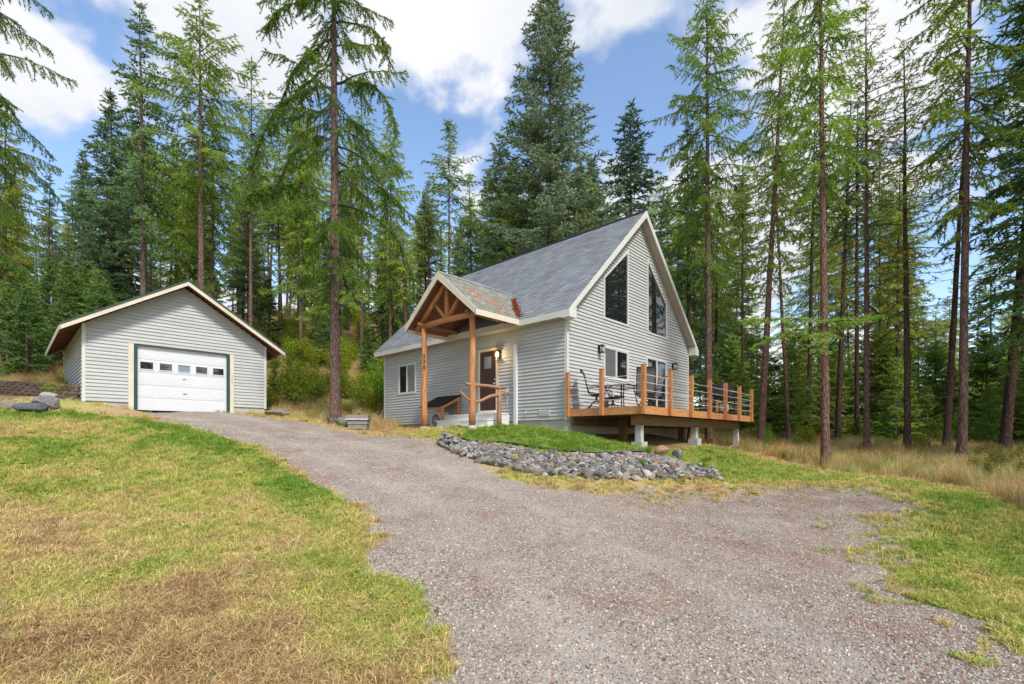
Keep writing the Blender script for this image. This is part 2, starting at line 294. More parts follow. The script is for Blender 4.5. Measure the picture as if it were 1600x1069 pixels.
SLOPE = [(3.2, 10.6), (5, 10.7), (7.4, 11.3), (9, 12.2), (8.4, 13.8), (7, 15.5), (6.2, 18.5), (5.2, 15.5), (3.6, 13.0), (3.4, 12.0)]
RIGHTG = [(8.3, 10.35), (7.24, 8.33), (5.78, 7.14), (4.66, 5.85), (4.17, 4.66), (3.77, 3.81), (3.58, 3.35), (4.0, 0), (4.5, -8), (30, -8), (30, 6), (9, 8.5), (9.6, 10.5), (9.0, 11.7)]
STRAWE = [(6.2, 19), (8.7, 15.0), (8.9, 13.2), (9.9, 11.9), (9.6, 9.8), (8.2, 7.4), (9.5, 4), (14, 2), (60, 4), (60, 34), (12, 34), (8.5, 24)]
BACKBANK = [(-9.2, 19.3), (-4.6, 17.6), (-6.5, 23.5), (-8, 27), (-14, 27), (-12.5, 23.5)]
def wp_(lx, ly): t = R(46.7); return (1.62+lx*math.cos(t)-ly*math.sin(t), 14.11+lx*math.sin(t)+ly*math.cos(t))
def zones(x, y):
    e = (fbm(x, y, .9, 3)-.5)
    g = sdist(x, y, DRIVE)+e*np.clip(.25+np.abs(x+.5)*.18, .25, 1)
    # ragged tufts inside the far apron of the drive
    near_edge = np.clip(1-np.abs(sdist(x, y, DRIVE))/1.1, 0, 1)
    right = np.clip((x-1.5)/2, 0, 1)
    gravel = np.clip(g/(.28+.9*right)+.5-near_edge*(fbm(x, y, .35, 9) > .63)*(.6+.6*right), 0, 1)
    lawn = np.clip(sdist(x, y, LAWN)/.3+.5, 0, 1); isl = np.clip(sdist(x, y, ISLAND)/.1+.5, 0, 1)
    slope = np.clip(sdist(x, y, SLOPE)/.8+.5, 0, 1); rg = np.clip(sdist(x, y, RIGHTG)/.6+.5, 0, 1)
    straw = np.clip(sdist(x, y, STRAWE)/1.0+.5, 0, 1)
    big = fbm(x, y, 2.6, 5); mid = fbm(x, y, .8, 21)
    lushL = np.clip((y-3.6)/4.5, 0, 1)*.40+.13+(big-.5)*.8+(mid-.5)*.8
    lushL = lushL+np.exp(-((sdist(x, y, LAWN)-.35)/.6)**2)*.28*np.clip((y-2)/4, .4, 1)+np.clip((y-11)/3, 0, 1)*.12
    lush = np.where(lawn > .5, lushL, .35+(big-.5)*.9)
    lush = lush*(1-isl)+isl*(.93+(big-.5)*.6); lush = lush*(1-slope)+slope*(.72+(big-.5)*.9)
    lush = lush*(1-rg)+rg*(.68+(big-.5)*1.0+(mid-.5)*.5); lush = lush*(1-straw)+straw*(.12+(big-.5)*.5)
    forest = np.clip((y-17)/6, 0, 1)*np.clip((x+30)/10, 0, 1)
    forest = np.maximum(forest, np.clip((np.abs(x-0)-18)/6, 0, 1)); forest = forest*(1-straw*.75)*(1-np.clip(sdist(x, y, BACKBANK)/1+.5, 0, 1)*.6)
    under = np.clip(sdist(x, y, [wp_(.0, -.1), wp_(.6, -2.3), wp_(8.6, -2.3), wp_(8.6, 0)])/.3+.5, 0, 1)  # dark bare soil under the deck, with the deck's shade put into its colour
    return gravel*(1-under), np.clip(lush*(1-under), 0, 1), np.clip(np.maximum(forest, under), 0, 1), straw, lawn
def track(x, y):
    d = -sdist(x, y, LAWN); w = .25*(fbm(x, y, 1.5, 81)-.5)
    return np.clip(np.exp(-((d-1.15+w)/.30)**2)+np.exp(-((d-2.75+w)/.32)**2), 0, 1)*np.clip(fbm(x, y, .9, 83)*2.2-.35, 0, 1)
def sgrid(a, b, n, c, k):
    t = np.linspace(math.asinh((a-c)/k), math.asinh((b-c)/k), n); return c+k*np.sinh(t)
gx = sgrid(-150, 150, 560, 0, 9.); gy = sgrid(-45, 170, 520, 7, 9.)
X, Y = np.meshgrid(gx, gy); Z = tz(X, Y)
Z = Z+(fbm(X, Y, 1.1, 31)-.5)*.05+(fbm(X, Y, 6, 33)-.5)*.10*np.clip((Y-18)/20, 0, 1)*3
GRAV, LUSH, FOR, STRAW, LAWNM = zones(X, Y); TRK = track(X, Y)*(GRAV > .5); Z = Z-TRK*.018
nx, ny = len(gx), len(gy)
vid = np.arange(nx*ny).reshape(ny, nx)
Q = np.stack([vid[:-1, :-1], vid[:-1, 1:], vid[1:, 1:], vid[1:, :-1]], -1).reshape(-1, 4)
cls = np.zeros(nx*ny, int); gr_f = sdist(X, Y, DRIVE).ravel() > 0
lw_f = (np.maximum(sdist(X, Y, LAWN), sdist(X, Y, ISLAND)).ravel() > 0) & ~gr_f
cls[gr_f] = 1; cls[lw_f] = 2
def ground_mat():
    m, t, p = newmat('ground cover'); p.inputs['Roughness'].default_value = .93; p.inputs['Specular IOR Level'].default_value = .15
    co = N(t, 'ShaderNodeTexCoord'); at = N(t, 'ShaderNodeAttribute'); at.attribute_name = 'tone'; sp = N(t, 'ShaderNodeSeparateColor'); L(t, at.outputs['Color'], sp.inputs[0])
    def noise(s, d=5, r=.6, off=0):
        n = N(t, 'ShaderNodeTexNoise'); n.inputs['Scale'].default_value = s; n.inputs['Detail'].default_value = d; n.inputs['Roughness'].default_value = r
        if off: n.noise_dimensions = '4D'; n.inputs['W'].default_value = off
        L(t, co.outputs['Object'], n.inputs['Vector']); return n.outputs['Fac']
    def rng_(f, a, b, c=0, d=1):
        r = N(t, 'ShaderNodeMapRange'); r.inputs[1].default_value = a; r.inputs[2].default_value = b; r.inputs[3].default_value = c; r.inputs[4].default_value = d; L(t, f, r.inputs[0]); return r.outputs[0]
    def mix(f, a, b):
        x = N(t, 'ShaderNodeMix', data_type='RGBA')
        if isinstance(f, float): x.inputs[0].default_value = f
        else: L(t, f, x.inputs[0])
        for s, v in ((6, a), (7, b)):
            if isinstance(v, tuple): x.inputs[s].default_value = (*v, 1)
            else: L(t, v, x.inputs[s])
        return x.outputs[2]
    def add(a, b, op='ADD'):
        x = N(t, 'ShaderNodeMath', operation=op); L(t, a, x.inputs[0])
        if isinstance(b, float): x.inputs[1].default_value = b
        else: L(t, b, x.inputs[1])
        return x.outputs[0]
    # gravel
    v = N(t, 'ShaderNodeTexVoronoi'); v.inputs['Scale'].default_value = 46; L(t, co.outputs['Object'], v.inputs['Vector'])
    v2 = N(t, 'ShaderNodeTexVoronoi'); v2.inputs['Scale'].default_value = 95; L(t, co.outputs['Object'], v2.inputs['Vector'])
    sc = N(t, 'ShaderNodeSeparateColor'); L(t, v.outputs['Color'], sc.inputs[0]); sc2 = N(t, 'ShaderNodeSeparateColor'); L(t, v2.outputs['Color'], sc2.inputs[0])
    r = N(t, 'ShaderNodeValToRGB'); r.color_ramp.interpolation = 'CONSTANT'; es = r.color_ramp.elements
    stops = [(0, (.11, .10, .09)), (.16, (.30, .27, .24)), (.34, (.38, .345, .31)), (.52, (.34, .275, .22)), (.64, (.29, .17, .12)), (.74, (.49, .45, .40)), (.86, (.33, .32, .31)), (.94, (.66, .62, .57))]
    es[0].color = (*stops[0][1], 1); es[1].position = stops[1][0]; es[1].color = (*stops[1][1], 1)
    for q, c in stops[2:]: k = es.new(q); k.color = (*c, 1)
    mixs = N(t, 'ShaderNodeMath', operation='ADD'); L(t, rng_(noise(9, 3), .5, .52), mixs.inputs[0])
    L(t, sc.outputs[0], r.inputs[0])
    r2 = t.nodes.new('ShaderNodeValToRGB'); r2.color_ramp.interpolation = 'CONSTANT'
    for i, (q, c) in enumerate(stops):
        k = r2.color_ramp.elements[i] if i < 2 else r2.color_ramp.elements.new(q); k.position = q; k.color = (*c, 1)
    L(t, sc2.outputs[1], r2.inputs[0])
    gcol = mix(rng_(noise(14, 2, .5, 3.), .45, .55), r.outputs[0], r2.outputs[0])
    dirt = mix(rng_(noise(40, 4), .35, .7), (.22, .16, .12), (.38, .31, .26))
    gcol = mix(rng_(noise(1.1, 6, .65), .50, .72, .10, .75), gcol, dirt)
    gcol = mix(rng_(noise(.55, 4, .6, 7.), .42, .62, .0, .42), gcol, mix(rng_(noise(30, 3), .4, .6), (.49, .44, .39), (.36, .32, .28)))
    gcol = mix(rng_(noise(.8, 7, .7, 2.), .52, .70, 0, .85), gcol, mix(rng_(noise(55, 2), .4, .6), (.25, .12, .085), (.32, .22, .16)))
    trk = add(at.outputs['Alpha'], .75, 'MULTIPLY'); gcol = mix(trk, gcol, mix(rng_(noise(70, 3), .35, .65), (.50, .46, .42), (.36, .335, .31)))
    sx = N(t, 'ShaderNodeSeparateXYZ'); L(t, co.outputs['Object'], sx.inputs[0]); rr_ = add(rng_(sx.outputs[0], .8, 4.5, 0, .6), rng_(noise(1.7, 5, .65, 9.), .38, .62), 'MULTIPLY')
    gcol = mix(rr_, gcol, mix(rng_(v.outputs['Distance'], .1, .6), (.34, .22, .17), (.16, .10, .08)))
    # grass ground
    lush = add(sp.outputs[1], rng_(noise(9, 6, .7, 5.), .3, .7, -.22, .22))
    gg = N(t, 'ShaderNodeValToRGB'); e = gg.color_ramp.elements; e[0].position = .05; e[0].color = (.38, .26, .145, 1); e[1].position = .9; e[1].color = (.15, .23, .035, 1)
    k = e.new(.28); k.color = (.42, .31, .15, 1); k = e.new(.55); k.color = (.37, .36, .10, 1); L(t, lush, gg.inputs[0])
    fine = rng_(noise(85, 4, .7), .3, .7, .62, 1.25); vs = N(t, 'ShaderNodeVectorMath', operation='SCALE'); L(t, gg.outputs[0], vs.inputs[0]); L(t, fine, vs.inputs['Scale'])
    # forest duff
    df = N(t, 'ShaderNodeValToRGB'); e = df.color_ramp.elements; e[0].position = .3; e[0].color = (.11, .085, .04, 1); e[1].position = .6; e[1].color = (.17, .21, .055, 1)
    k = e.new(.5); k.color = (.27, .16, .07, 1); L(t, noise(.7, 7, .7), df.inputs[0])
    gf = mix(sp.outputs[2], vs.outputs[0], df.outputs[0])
    mask = rng_(add(sp.outputs[0], rng_(noise(11, 5, .7), .3, .7, -.45, .45)), .42, .58)
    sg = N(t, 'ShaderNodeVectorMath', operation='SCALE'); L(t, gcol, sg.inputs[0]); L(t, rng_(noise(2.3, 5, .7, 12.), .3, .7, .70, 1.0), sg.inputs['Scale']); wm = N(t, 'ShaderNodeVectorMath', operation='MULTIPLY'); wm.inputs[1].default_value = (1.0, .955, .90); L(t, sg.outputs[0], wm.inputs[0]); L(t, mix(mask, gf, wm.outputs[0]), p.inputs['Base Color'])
    h = add(add(v.outputs['Distance'], .6, 'MULTIPLY'), add(noise(70, 4), .8, 'MULTIPLY'))
    b = N(t, 'ShaderNodeBump'); b.inputs['Strength'].default_value = .9; b.inputs['Distance'].default_value = .012; b.invert = False; L(t, h, b.inputs['Height']); L(t, b.outputs[0], p.inputs['Normal'])
    return m
M['ground'] = ground_mat()
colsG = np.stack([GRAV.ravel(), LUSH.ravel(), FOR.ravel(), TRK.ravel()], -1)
VG = np.stack([X.ravel(), Y.ravel(), Z.ravel()], -1)
fc = cls[Q]; fmax = np.where((fc == 1).sum(1) >= 2, 1, np.where((fc == 2).sum(1) >= 2, 2, 0))
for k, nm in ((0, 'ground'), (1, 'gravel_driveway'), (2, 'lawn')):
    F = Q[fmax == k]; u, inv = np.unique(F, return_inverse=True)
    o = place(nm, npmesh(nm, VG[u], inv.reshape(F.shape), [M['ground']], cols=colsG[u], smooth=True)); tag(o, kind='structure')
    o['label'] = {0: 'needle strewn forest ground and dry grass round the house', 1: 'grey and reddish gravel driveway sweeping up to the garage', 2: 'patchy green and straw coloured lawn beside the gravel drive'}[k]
from mathutils.bvhtree import BVHTree
def ground(x, y):
    i = min(max(int(np.searchsorted(gx, x))-1, 0), nx-2); j = min(max(int(np.searchsorted(gy, y))-1, 0), ny-2)
    fx = (x-gx[i])/(gx[i+1]-gx[i]); fy = (y-gy[j])/(gy[j+1]-gy[j])
    return float((Z[j, i]*(1-fx)+Z[j, i+1]*fx)*(1-fy)+(Z[j+1, i]*(1-fx)+Z[j+1, i+1]*fx)*fy)
def groundv(x, y):
    i = np.clip(np.searchsorted(gx, x)-1, 0, nx-2); j = np.clip(np.searchsorted(gy, y)-1, 0, ny-2)
    fx = (x-gx[i])/(gx[i+1]-gx[i]); fy = (y-gy[j])/(gy[j+1]-gy[j])
    return (Z[j, i]*(1-fx)+Z[j, i+1]*fx)*(1-fy)+(Z[j+1, i]*(1-fx)+Z[j+1, i+1]*fx)*fy
# ================================================================== buildings
TH = R(46.7)
def boards(parent, axis, sgn, off, z0, z1, step, span, holes, m, e=.03, split=True):
    """lap siding, one board per course; axis 'X': wall plane x=off, boards run along y; 'Y': plane y=off, along x; outward = sgn"""
    z = z0; k = 0; cache = {}
    while z < z1-.02:
        zt = min(z+step, z1); lo = span(z); hi = span(zt); zm = (z+zt)/2
        if lo and hi and hi[1]-hi[0] > .02:
            segs = [(lo[0], lo[1], hi[0], hi[1])]
            for h in holes:
                iv = h(zm)
                if iv is None: continue
                ns = []
                for a, b, c, d in segs:
                    if iv[1] <= a or iv[0] >= b: ns.append((a, b, c, d)); continue
                    if iv[0] > a: ns.append((a, iv[0], c, iv[0]))
                    if iv[1] < b: ns.append((iv[1], b, iv[1], d))
                segs = ns
            if split:
                ns = []; cut = (k*1.37) % 3.66+.35
                for a, b, c, d in segs:
                    q = cut
                    while q < b:
                        if q > a+.4 and q > c+.05 and q < b-.4 and q < d-.05: ns.append((a, q-.002, c, q-.002)); a = c = q+.002
                        q += 3.66
                    ns.append((a, b, c, d))
                segs = ns
            for a, b, c, d in segs:
                if b-a < .02: continue
                key = tuple(round(q, 4) for q in (a, b, c, d, zt-z))
                if key not in cache:
                    mb = MB(); H = zt-z; o0 = off; o1 = off+sgn*e; o2 = off+sgn*.006; g_ = .017
                    if axis == 'X': vs = [(o0, a, g_), (o0, b, g_), (o1, b, g_), (o1, a, g_), (o0, c, H), (o0, d, H), (o2, d, H), (o2, c, H)]
                    else: vs = [(a, o0, g_), (b, o0, g_), (b, o1, g_), (a, o1, g_), (c, o0, H), (d, o0, H), (d, o2, H), (c, o2, H)]
                    mb.add(vs, [(0, 1, 2, 3), (4, 7, 6, 5), (0, 4, 5, 1), (1, 5, 6, 2), (2, 6, 7, 3), (3, 7, 4, 0)]); cache[key] = mb.mesh('siding_board', m)
                v = .95+.09*((k*37+int(a*7)) % 11)/10; place('siding_board', cache[key], parent, (0, 0, z)).color = (v, v, v, 1)
        z = zt; k += 1
def rect(a0, a1, z0, z1): return lambda z: (a0, a1) if z0 < z < z1 else None
def frame_poly(pts, w, d, axis, sgn, off, m, name, parent, close=True):
    """frame bars just outside-in along an outline; pts = (a, z)"""
    mb = MB(); n = len(pts)
    cx = sum(p[0] for p in pts)/n; cz = sum(p[1] for p in pts)/n
    P = [np.array(p, float) for p in pts]
    ar = sum(P[i][0]*P[(i+1) % n][1]-P[(i+1) % n][0]*P[i][1] for i in range(n))
    if ar < 0: P = P[::-1]
    inn = []
    for i in range(n):
        a, b, c = P[i-1], P[i], P[(i+1) % n]
        e1 = (b-a)/np.linalg.norm(b-a); e2 = (c-b)/np.linalg.norm(c-b); n1 = np.array([-e1[1], e1[0]]); n2 = np.array([-e2[1], e2[0]])
        q = (n1+n2); q = q/(1+n1@n2); inn.append(b+q*w)
    to3 = (lambda p, o: (o, p[0], p[1])) if axis == 'X' else (lambda p, o: (p[0], o, p[1]))
    for i in range(n):
        j = (i+1) % n; mb.poly([to3(P[i], off), to3(P[j], off), to3(inn[j], off), to3(inn[i], off)], (sgn*d, 0, 0) if axis == 'X' else (0, sgn*d, 0))
    return mb.build(name, m, parent), inn
def pane(pts, axis, sgn, off, m, parent, name='pane', t=.006):
    mb = MB(); to3 = (lambda p, o: (o, p[0], p[1])) if axis == 'X' else (lambda p, o: (p[0], o, p[1]))
    mb.poly([to3(p, off) for p in pts], (sgn*t, 0, 0) if axis == 'X' else (0, sgn*t, 0)); return mb.build(name, m, parent)
def shingles(P0, U, S, Nn, wid, length, w, e, clip=None, seed=1, lift=.0):
    """tabs in courses up a slope: P0 eave corner, U along the eave, S up the slope, N outwards"""
    r = random.Random(seed); P0, U, S, Nn = map(Vector, (P0, U, S, Nn)); mb = MB(); rows = int(length/e+.01)
    for i in range(rows):
        off = (-w*.5 if i % 2 else 0)+r.uniform(-.03, .03)
        j = 0; a = off
        while a < wid-.01:
            a0 = max(a, 0)+.004; a1 = min(a+w, wid)-.004; a += w
            if a1-a0 < .03: continue
            s0 = i*e+r.uniform(-.004, .004); s1 = (i+1)*e+.01
            if clip and not clip((a0+a1)/2, (s0+s1)/2): continue
            h = .017+r.uniform(-.003, .004)+lift; h2 = .004+lift
            q = [P0+U*x+S*y+Nn*z for x, y, z in ((a0, s0, 0), (a1, s0, 0), (a1, s0, h), (a0, s0, h), (a1, s1, h2), (a0, s1, h2), (a1, s1, 0), (a0, s1, 0))]
            mb.add(q, [(0, 1, 2, 3), (3, 2, 4, 5), (0, 3, 5, 7), (1, 6, 4, 2)])
    return mb
# ------------------------------------------------------------------ house
house = thing('house', 'grey sided gabled house with steep shingle roof and log porch', 'house', (1.62, 14.11, 0), TH)
HW, HL = 8.53, 9.85; EZ, OV = 3.72, .3; RX = HW/2; SL = .953; PZ = EZ+SL*(RX+OV)
mb = MB(); mb.box(.03, HW-.03, .03, HL-.03, -.9, .53); mb.build('foundation', M['concrete'], house)
mb = MB()
mb.poly([(0, 0, .534), (HW, 0, .534), (HW, 0, 3.70), (RX, 0, 3.72+SL*RX-.03), (0, 0, 3.70)], (0, HL, 0)); core = mb.build('wall', M['siding'], house)
und = lambda z: (max(0, (z-3.5)/SL-OV), min(HW, HW-((z-3.5)/SL-OV)))
WL = (7.56, 8.70, 1.84, 2.99)      # bedroom window on the long wall (y0,y1,z0,z1)
DR = (2.93, 3.73, .90, 2.95)       # entry door
boards(house, 'X', -1, 0, .534, 3.5, .11, lambda z: (.07, HL-.07), [rect(WL[0]-.05, WL[1]+.05, WL[2]-.05, WL[3]+.05), rect(DR[0]-.1, DR[1]+.1, .5, DR[3]+.1)], M['siding'])
G1 = [(1.99, 3.90), (3.46, 3.90), (3.46, 6.48), (1.99, 5.16)]; G2 = [(4.93, 3.90), (6.42, 3.90), (6.42, 5.16), (4.93, 6.58)]
LW = (1.99, 3.46, 1.98, 2.94); SD = (4.87, 6.41, .86, 2.95)
def trap(P, rise):
    def f(z):
        if not (P[0][1]-.06 < z < max(p[1] for p in P)+.06): return None
        a0, a1 = P[0][0]-.05, P[1][0]+.05
        if rise and z > 5.16: a0 = max(a0, P[0][0]+(z-5.16)/.898-.09)
        if not rise and z > 5.16: a1 = min(a1, P[1][0]-(z-5.16)/.953+.09)
        return (a0, a1) if a1 > a0 else None
    return f
boards(house, 'Y', -1, 0, .534, 8.0, .11, und and (lambda z: (max(.07, und(z)[0]), min(HW-.07, und(z)[1])) if z < 7.75 else None),
       [trap(G1, 1), trap(G2, 0), rect(LW[0]-.05, LW[1]+.05, LW[2]-.05, LW[3]+.05), rect(SD[0]-.05, SD[1]+.05, .5, SD[3]+.05)], M['siding'])
boards(house, 'X', 1, HW, .534, 3.5, .11, lambda z: (.07, HL), [], M['siding'], split=False)
for i, (x0, x1, y0, y1) in enumerate(((-.024, .068, -.024, .068), (HW-.068, HW+.024, -.024, .068), (-.024, .068, HL-.068, HL+.024))):
    mb = MB(); mb.box(x0, x1, y0, y1, .52, 3.5); mb.build('corner_trim', M['trim'], house)
def window(axis, sgn, pts, parent, split=None, kind='glass', name='window', fw=.05, sill=True, kinds=None):
    """a framed window: frame is the part, panes and sashes are its sub-parts"""
    out = [(p[0], p[1]) for p in pts]
    fr, inn = frame_poly([(p[0]+(-fw if p[0] < sum(q[0] for q in pts)/len(pts) else fw), p[1]+(-fw if p[1] < sum(q[1] for q in pts)/len(pts) else fw)) for p in out], fw+.012, .045, axis, sgn, 0, M['trim'], name, parent)
    if split:
        a0 = min(p[0] for p in pts); a1 = max(p[0] for p in pts); z0 = min(p[1] for p in pts); z1 = max(p[1] for p in pts); ed = [a0]+split+[a1]
        for i in range(len(ed)-1):
            q = [(ed[i]+.005, z0), (ed[i+1]-.005, z0), (ed[i+1]-.005, z1), (ed[i]+.005, z1)]
            f2, _ = frame_poly(q, .035, .03+.006*(i % 2), axis, sgn, sgn*.002, M['trim'], 'sash', fr)
            pane(q, axis, sgn, sgn*.008, M[kinds[i] if kinds else kind], fr)
    else: pane(inn, axis, sgn, sgn*.008, M[kind], fr)
    return fr
window('X', -1, [(WL[0], WL[2]), (WL[1], WL[2]), (WL[1], WL[3]), (WL[0], WL[3])], house, [8.13], kinds=['blind', 'glass'])
window('Y', -1, G1, house); window('Y', -1, G2, house)
window('Y', -1, [(LW[0], LW[2]), (LW[1], LW[2]), (LW[1], LW[3]), (LW[0], LW[3])], house, [2.72], kinds=['blind', 'glass'])
sdw = window('Y', -1, [(SD[0], SD[2]), (SD[1], SD[2]), (SD[1], SD[3]), (SD[0], SD[3])], house, [5.64], name='sliding_door')
mb = MB(); mb.bar((5.69, -.06, 1.75), (5.69, -.06, 2.0), .02, .03); mb.build('handle', M['trim'], sdw)
# blinds behind the bedroom pane
mb = MB()
for k in range(24): mb.box(-.016, -.0145, WL[0]+.04, 8.09, WL[2]+.06+k*.046, WL[2]+.085+k*.046)
tag(mb.build('blind_slats', mat('blind slat', (.30, .29, .27), None, .5), bpy.data.objects['window']), kind='stuff')
# entry door
fr, _ = frame_poly([(DR[0]-.09, DR[2]-.06), (DR[1]+.09, DR[2]-.06), (DR[1]+.09, DR[3]+.09), (DR[0]-.09, DR[3]+.09)], .09, .05, 'X', -1, 0, M['cream'], 'door_frame', house)
mb = MB(); mb.box(-.022, 0, DR[0], DR[1], DR[2], DR[3])
yc = (DR[0]+DR[1])/2
for z0, z1 in ((1.0, 1.48), (1.56, 2.28)):
    for y0, y1 in ((DR[0]+.1, yc-.05), (yc+.05, DR[1]-.1)): mb.box(-.030, -.021, y0, y1, z0, z1)
dd = mb.build('front_door', M['door'], house)
frame_poly([(yc-.21, 2.33), (yc+.21, 2.33), (yc+.21, 2.80), (yc-.21, 2.80)], .03, .035, 'X', -1, -.004, M['door'], 'glass_frame', dd)
pane([(yc-.18, 2.36), (yc+.18, 2.36), (yc+.18, 2.77), (yc-.18, 2.77)], 'X', -1, -.026, M['door_glass'], dd)
mb = MB(); mb.tube([(-.02, DR[0]+.07, 1.83), (-.075, DR[0]+.07, 1.83)], [.022, .03], 10); mb.tube([(-.02, DR[0]+.07, 1.97), (-.045, DR[0]+.07, 1.97)], .024, 10); mb.build('door_knob', M['steel'], dd)
mb = MB(); mb.box(-.13, .02, DR[0]-.02, DR[1]+.02, .84, .895); mb.build('threshold', M['white_dirty'], house)
def wall_lamp(loc, rz, glass, parent):
    mb = MB(); mb.box(-.055, .055, -.022, 0, -.14, .12); mb.bar((0, -.01, .09), (0, -.13, .10), .02, .02); mb.box(-.075, .075, -.20, -.05, .06, .085)
    mb.add([(-.075, -.20, .085), (.075, -.20, .085), (.075, -.05, .085), (-.075, -.05, .085), (0, -.125, .13)], [(0, 1, 4), (1, 2, 4), (2, 3, 4), (3, 0, 4), (3, 2, 1, 0)])
    for x in (-.065, .065):
        for y in (-.19, -.06): mb.bar((x, y, -.13), (x, y, .06), .012, .012)
    mb.box(-.07, .07, -.195, -.055, -.15, -.132)
    o = mb.build('wall_lamp', M['black'], parent, loc=loc, rot=(0, 0, rz))
    mb = MB(); mb.tube([(0, -.125, -.13), (0, -.125, -.06), (0, -.125, .05)], [.04, .052, .035], 12); mb.build('lamp_glass', M[glass], o, smooth=True); return o
wl = wall_lamp((-.018, 2.76, 2.80), R(-90), 'lamp_glass', house); wl['label'] = 'lit lantern beside the front door'
pl = bpy.data.lights.new('lamp_light', 'POINT'); pl.energy = 9; pl.color = (1, .68, .34); pl.shadow_soft_size = .05
plo = link(bpy.data.objects.new('lamp_light', pl)); plo.parent = wl; plo.location = (0, -.26, -.06)
wall_lamp((1.66, -.018, 2.85), 0, 'clear_glass', house); wall_lamp((6.99, -.018, 2.87), 0, 'clear_glass', house)
# white pipe, vents, tap on the long wall
mb = MB(); mb.box(-.12, -.02, 1.94, 2.05, .25, 2.98); mb.add([(-.12, 1.94, 2.98), (-.02, 1.94, 2.98), (-.02, 2.05, 2.98), (-.12, 2.05, 2.98), (-.02, 1.96, 3.08), (-.02, 2.03, 3.08)], [(0, 1, 4), (3, 5, 2), (0, 4, 5, 3), (1, 2, 5, 4), (3, 2, 1, 0)])
mb.build('white_pipe', M['white'], house)
mb = MB(); mb.box(-.035, -.012, .62, 1.06, .66, .85)
for k in range(6): mb.bar((-.04, .64, .685+k*.027), (-.04, 1.04, .685+k*.027), .012, .014)
mb.build('crawl_vent', M['trim'], house)
mb = MB(); mb.tube([(-.01, 1.55, .80), (-.09, 1.55, .80)], .014, 8); mb.tube([(-.09, 1.55, .83), (-.09, 1.55, .74)], .014, 8); mb.tube([(-.06, 1.52, .84), (-.06, 1.58, .84)], .01, 6); mb.build('garden_tap', M['steel'], house)
mb = MB(); mb.box(-.08, -.015, 2.35, 2.45, 1.42, 1.62); mb.tube([(-.04, 2.4, 1.42), (-.04, 2.4, 1.1), (-.03, 2.44, 1.0)], .012, 6); mb.build('meter_box', M['steel'], house)
# roof
Y0, Y1 = -OV, HL+OV
S = Vector((1, 0, SL)).normalized(); Nl = Vector((-SL, 0, 1)).normalized()
mb = MB(); mb.poly([(-OV, Y0, EZ-.06), (RX, Y0, PZ-.06), (RX, Y0, PZ), (-OV, Y0, EZ)], (0, Y1-Y0, 0)); mb.poly([(HW+OV, Y0, EZ-.06), (RX+.001, Y0, PZ-.06), (RX+.001, Y0, PZ), (HW+OV, Y0, EZ)], (0, Y1-Y0, 0))
roof = mb.build('roof', M['shingle'], house)
mb = shingles((-OV-.02, Y0-.015, EZ-.02), (0, 1, 0), S, Nl, Y1-Y0+.03, (RX+OV)/S.x+.02, .305, .143, lambda a, s: not (a > 1.645-Y0+.1 and a < 5.155-Y0-.1 and False))
sm = mb.mesh('shingles', M['shingle']); tag(place('shingles', sm, roof), kind='stuff')
tag(place('shingles', sm, roof, (HW, (Y0+Y1), 0), (0, 0, math.pi)), kind='stuff')
mb = MB(); n = 34
for k in range(n):
    y = Y0+(Y1-Y0)*k/n; h = (Y1-Y0)/n+.02
    for sg in (-1, 1): mb.add([(RX, y, PZ+.055), (RX, y+h, PZ+.035), (RX+sg*.14, y+h, PZ-.095), (RX+sg*.14, y, PZ-.075)], [(0, 1, 2, 3)])
tag(mb.build('ridge_cap', M['felt'], roof), kind='stuff')
for sg in (1, -1):
    f = (lambda x: x) if sg == 1 else (lambda x: HW-x)
    for ya, yb in ((Y0-.03, Y0), (Y1, Y1+.03)):
        mb = MB(); mb.poly([(f(-OV-.02), ya, EZ-.03), (RX, ya, PZ-.012), (RX, ya, PZ-.25), (f(-OV-.02), ya, EZ-.22)], (0, yb-ya, 0)); mb.build('rake_board', M['cream'] if False else M['trim'], house)
    mb = MB(); mb.poly([(f(-OV), Y0+.002, EZ-.16), (RX, Y0+.002, PZ-.17), (RX, Y0+.002, PZ-.20), (f(-OV), Y0+.002, EZ-.19)], (0, -Y0-.02, 0)); mb.build('rake_soffit', M['soffit'], house)
    x0, x1 = sorted((f(-OV-.025), f(-OV))); mb = MB(); mb.box(x0, x1, Y0-.03, Y1+.03, EZ-.22, EZ-.02); mb.build('eave_fascia', M['trim'], house)
    x0, x1 = sorted((f(-OV), f(-.02))); mb = MB(); mb.box(x0, x1, Y0+.03, Y1, EZ-.22, EZ-.20); mb.build('eave_soffit', M['soffit'], house)
    x0, x1 = sorted((f(-OV-.027), f(.0))); mb = MB(); mb.poly([(f(-OV-.027), Y0-.035, 3.47), (f(.02), Y0-.035, 3.47), (f(.02), Y0-.035, 3.80), (f(-OV-.027), Y0-.035, 3.52)], (0, -Y0+.01, 0)); mb.build('eave_return', M['trim'], house)
